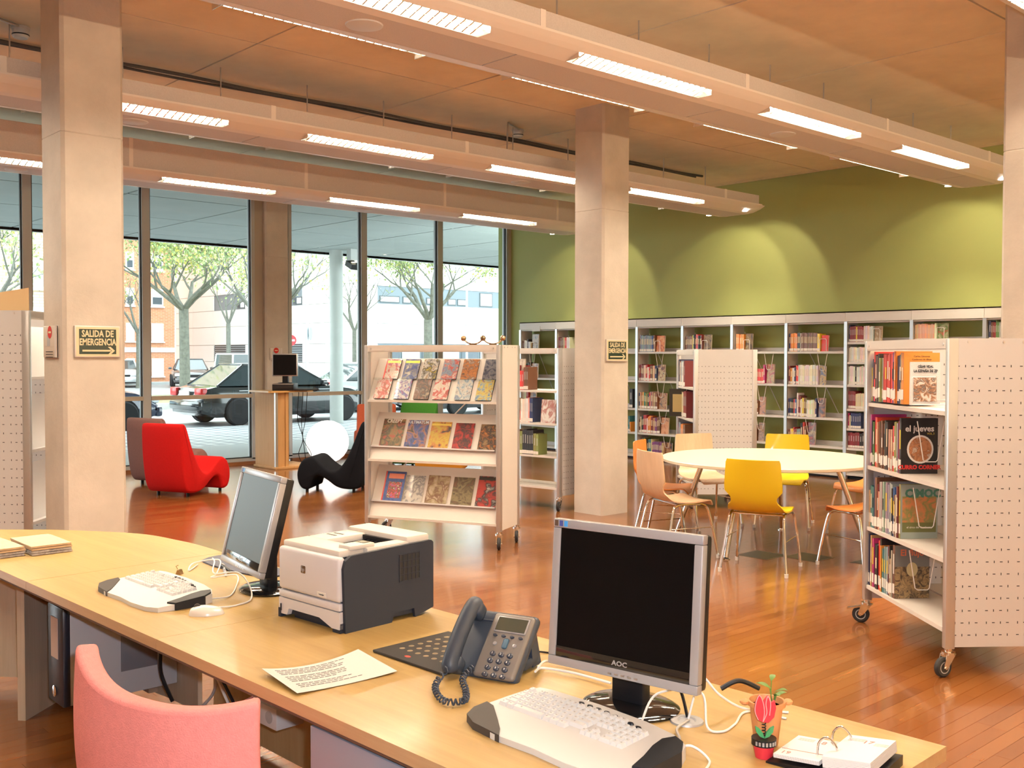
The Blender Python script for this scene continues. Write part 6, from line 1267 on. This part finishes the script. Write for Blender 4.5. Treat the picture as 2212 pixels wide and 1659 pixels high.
lead([(-1.98, 1.90, .76), (-2.03, 1.98, .75), (-1.95, 2.0, .75), (-1.80, 2.0, .76)], 'upper white network lead between phone and near monitor', .0035); lead([(-1.96, 1.87, .76), (-1.99, 1.93, .75), (-1.90, 1.96, .75), (-1.78, 1.97, .75)], 'lower white network lead between phone and near monitor', .0035)
lead([(-2.20, 1.98, .748), (-2.10, 2.06, .743), (-1.98, 2.09, .743), (-1.84, 2.10, .743)], 'thin black lead behind the desk phone', .0025, BLACKP)
gr_ = thing('cable_grommet', 'grey round cable grommet in the desktop behind the near keyboard', 'grommet', (-1.49, 1.915, ZD)); G().lathe([(.018, 0), (.040, 0), (.038, .004), (.022, .005), (.018, .002)], 28).obj('ring', mat('grommet_grey', (.35, .36, .38), .4, metal=.4), gr_); G().lathe([(0, .0006), (.0195, .0006)], 20).obj('hole', BLACKP, gr_)
# ---- plant pot with tulip ornament
pp = thing('plant_pot', 'small orange plant pot with a green seedling on the counter', 'plant', (-1.283, 1.930, ZD)); POTM = mat('terracotta_orange', (.62, .27, .10), .5, var=.06)
G().lathe([(0, 0), (.024, 0), (.026, .004), (.036, .088), (.042, .090), (.042, .100), (.037, .100), (.034, .086), (0, .086)], 28).obj('pot', POTM, pp)
for sx_ in (-1, 1): G().sphere((sx_*.048*math.cos(rad(47)), sx_*.048*math.sin(rad(47)), .096), .007, 10, 0, (1.6, 1.6, 1)).obj('lug', POTM, pp)
G().lathe([(0, .0865), (.034, .0865)], 20).obj('soil', mat('potting_soil', (.05, .03, .02), .95), pp); LF = mat('seedling_leaf', (.09, .20, .04), .5)
for (px, py, ln, a, zz) in ((.008, .008, .035, 200, .125), (.012, .012, .03, 20, .118), (.014, .01, .03, 60, .108), (.004, .012, .025, 110, .14), (.016, .006, .026, -30, .112)):
    G().tube(smoothpath([(.01, .01, .086), (px, py, (.086+zz)/2), (px+.004*math.cos(rad(a)), py+.004*math.sin(rad(a)), zz)], 4), .0012, 5).obj('stem', LF, pp)
    G().sheet(lambda u, v: (u*ln, (v-.5)*ln*.55*math.sin(u*math.pi), .01*math.sin(u*2.2)), 6, 2, .0006, 0, Matrix.Translation((px, py, zz)) @ Matrix.Rotation(rad(a), 4, 'Z')).obj('leaf', LF, pp)
tu = thing('tulip_ornament', 'red wooden tulip ornament on a spring in a tiny red pot', 'ornament', (-1.247, 1.868, ZD), rad(47.7)); REDW = mat('tulip_red', (.58, .03, .05), .5); PINKL = mat('tulip_line', (.72, .36, .36), .5)
G().lathe([(0, 0), (.018, 0), (.023, .03), (0, .03)], 24).obj('pot', REDW, tu); G().lathe([(.0235, .028), (.0265, .028), (.0265, .042), (0, .042)], 24).obj('band', BLACKP, tu)
for q in range(7): G().box(-.0022, -.0275, .031, .0022, -.026, .039, 0, Matrix.Rotation(rad(-48+16*q), 4, 'Z')).obj('band_mark', SILV, tu, 0)
G().tube([(.004*math.cos(k*.9), .004*math.sin(k*.9), .042+.0009*k) for k in range(36)] + [(0, 0, .076), (0, 0, .095)], .0012, 5).obj('spring', BLACKP, tu)
FT = lambda p: G().prism(p, -.003, .003, 0, frame((0, -.004, .042), (1, 0, 0), (0, 0, 1)))
for s in (-1, 1): FT([(0, 0), (s*.010, .004), (s*.018, .014), (s*.020, .026), (s*.012, .022), (s*.004, .012)] if s > 0 else [(s*.004, .012), (s*.012, .022), (s*.020, .026), (s*.018, .014), (s*.010, .004), (0, 0)]).obj('wooden_leaf', mat('leaf_green_paint', (.04, .25, .10), .5), tu, 0)
tp = [(-.004, .035), (.008, .034), (.020, .046), (.024, .066), (.021, .082), (.012, .076), (.006, .092), (-.003, .080), (-.012, .094), (-.020, .078), (-.022, .058), (-.014, .040)]
FT(tp).obj('tulip', REDW, tu, 0)
for ln in ([(-.014, .040, 0), (-.021, .058, 0), (-.019, .078, 0), (-.012, .093, 0), (-.004, .078, 0), (-.001, .055, 0), (-.004, .036, 0)], [(-.004, .036, 0), (.004, .055, 0), (.002, .075, 0), (.006, .091, 0), (.012, .076, 0), (.010, .05, 0)]): G().tube([frame((0, -.0072, .042), (1, 0, 0), (0, 0, 1)) @ p for p in smoothpath(ln, 4)], .0010, 5).obj('outline', PINKL, tu)
# ---- desk calendar
ca = thing('desk_calendar', 'flip desk calendar with chrome rings open at the 17th and 18th', 'calendar', (-1.125, 1.945, ZD), rad(9)); PAP = mat('calendar_paper', (.72, .71, .70), .7)
G().add([(-.115, -.085, 0), (.115, -.085, 0), (.115, .085, 0), (-.115, .085, 0), (-.115, -.085, .004), (.115, -.085, .022), (.115, .085, .022), (-.115, .085, .004)], [(3, 2, 1, 0), (4, 5, 6, 7), (0, 1, 5, 4), (1, 2, 6, 5), (2, 3, 7, 6), (3, 0, 4, 7)]).obj('base', BLACKP, ca, 0)
ML = Matrix.Translation((-.052, 0, .016)) @ Matrix.Rotation(rad(-4), 4, 'Y'); MR = Matrix.Translation((.056, 0, .024)) @ Matrix.Rotation(rad(-6), 4, 'Y')
for q in range(5): G().box(-.05, -.076, q*.0018, .05, .072-.004*q, q*.0018+.0012, 0, ML).obj('page', PAP, ca, 0)
for q in range(9): G().box(-.050, -.078, q*.0026, .050, .076, q*.0026+.0021, 0, MR).obj('page', PAP, ca, 0)
TOPL = ML @ Matrix.Translation((0, 0, .0086)); TOPR = MR @ Matrix.Translation((0, 0, .0232)); BROWN = mat('print_brown', (.36, .20, .18), .7)
text('date', '18', .024, BROWN, ca, TOPL @ Matrix.Translation((.012, .032, 0))); text('date', '19', .022, BROWN, ca, TOPL @ Matrix.Translation((-.03, -.058, 0))); text('date', '17', .024, BROWN, ca, TOPR @ Matrix.Translation((.004, .040, 0)))
G().box(-.048, -.037, -.0003, .048, -.035, .0004, 0, TOPL).obj('rule', BROWN, ca, 0); PALEB = mat('print_pale', (.55, .46, .44), .7)
for (T_, x, y, w_) in ((TOPL, -.04, .04, .035), (TOPL, .028, .055, .02), (TOPR, -.04, .052, .035), (TOPR, .02, .036, .028)):
    for q in range(3): G().box(x, y-.006*q, -.0003, x+w_, y-.006*q+.003, .0003, 0, T_).obj('print', PALEB, ca, 0)
for y in (-.035, .045): G().tube(smoothpath([(-.022, y, .022), (-.020, y, .050), (-.004, y, .066), (.014, y, .058), (.020, y, .044)], 5), .0024, 8).obj('ring', CHROME, ca)
# ================================================================ signs on the columns
SGW = mat('sign_glow_cream', (.66, .58, .38), .5); SGG = mat('sign_dark_green', (.012, .030, .022), .4); SGF = mat('sign_frame', (.62, .58, .56), .4, metal=.3)
def exit_sign(label, y0, y1, z0, z1, x):
    t = thing('exit_sign', label, 'sign', (x, (y0+y1)/2, (z0+z1)/2)); w_, h_ = y1-y0, z1-z0
    F = frame((0, 0, 0), (0, 1, 0), (0, 0, 1))
    G().rbox(-w_/2, -h_/2, 0, w_/2, h_/2, .018, .003, 0, F).obj('frame', SGF, t); G().box(-w_/2+.008, -h_/2+.008, .018, w_/2-.008, h_/2-.008, .0188, 0, F).obj('face', SGW, t, 0)
    a, b = w_/2-.028, h_/2-.022; G().box(-a, -b, .0188, a, b, .0194, 0, F).obj('green_field', SGG, t, 0)
    s = h_/.28
    text('lettering', 'SALIDA DE', .078*s, SGW, t, F @ Matrix.Translation((0, .068*s, .0198)), bold=.0022*s, wide=.72*w_/.385/s, tall=1.05); text('lettering', 'EMERGENCIA', .078*s, SGW, t, F @ Matrix.Translation((0, -.006*s, .0198)), bold=.0022*s, wide=.66*w_/.385/s, tall=1.05)
    q = w_/.385; G().box(-.13*q, -.088*s, .0194, .11*q, -.072*s, .0200, 0, F).prism([(.085*q, -.045*s), (.108*q, -.045*s), (.145*q, -.08*s), (.108*q, -.115*s), (.085*q, -.115*s), (.118*q, -.08*s)], .0194, .0200, 0, F).obj('arrow', SGW, t, 0)
    return t
exit_sign('framed dark green SALIDA DE EMERGENCIA sign on the big left column', 2.415, 2.715, 1.585, 1.795, -6.935)
exit_sign('framed dark green SALIDA DE EMERGENCIA sign on the middle column', 7.575, 7.895, 1.545, 1.765, -6.94)
def notice(label, loc, rz, w_, h_):
    t = thing('notice_plate', label, 'sign', loc, rz)
    G().rbox(-w_/2, -.012, -h_/2, w_/2, 0, h_/2, .003).obj('plate', mat('notice_cream', (.58, .52, .46), .5), t); G().box(w_/2-.03, -.016, -h_/2, w_/2, 0, h_/2).obj('side_strip', SGF, t, 0)
    G().lathe([(0, 0), (.042, 0), (.042, .001), (0, .001)], 24, 0, Matrix.Translation((-.0, -.0125, h_*.30)) @ Matrix.Rotation(rad(90), 4, 'X')).obj('red_disc', RLAMP, t); G().box(-.025, -.0142, h_*.30-.006, .025, -.013, h_*.30+.006).obj('white_bar', SGW, t, 0)
    G().box(-.055, -.0132, -.03, .0, -.012, h_*.22).obj('grey_figure', mat('notice_grey', (.40, .42, .44), .6), t, 0)
    for q in range(3): G().box(-.08, -.0132, -.07-.018*q, .055, -.012, -.065-.018*q).obj('text_line', INK, t, 0)
    return t
notice('cream notice with a red disc on the left face of the big column', (-7.16, 2.35, 1.69), 0, .26, .21)
notice('small notice with a red disc on the window column above the monitor', (-13.69, 7.70, 1.62), rad(90), .2, .18)
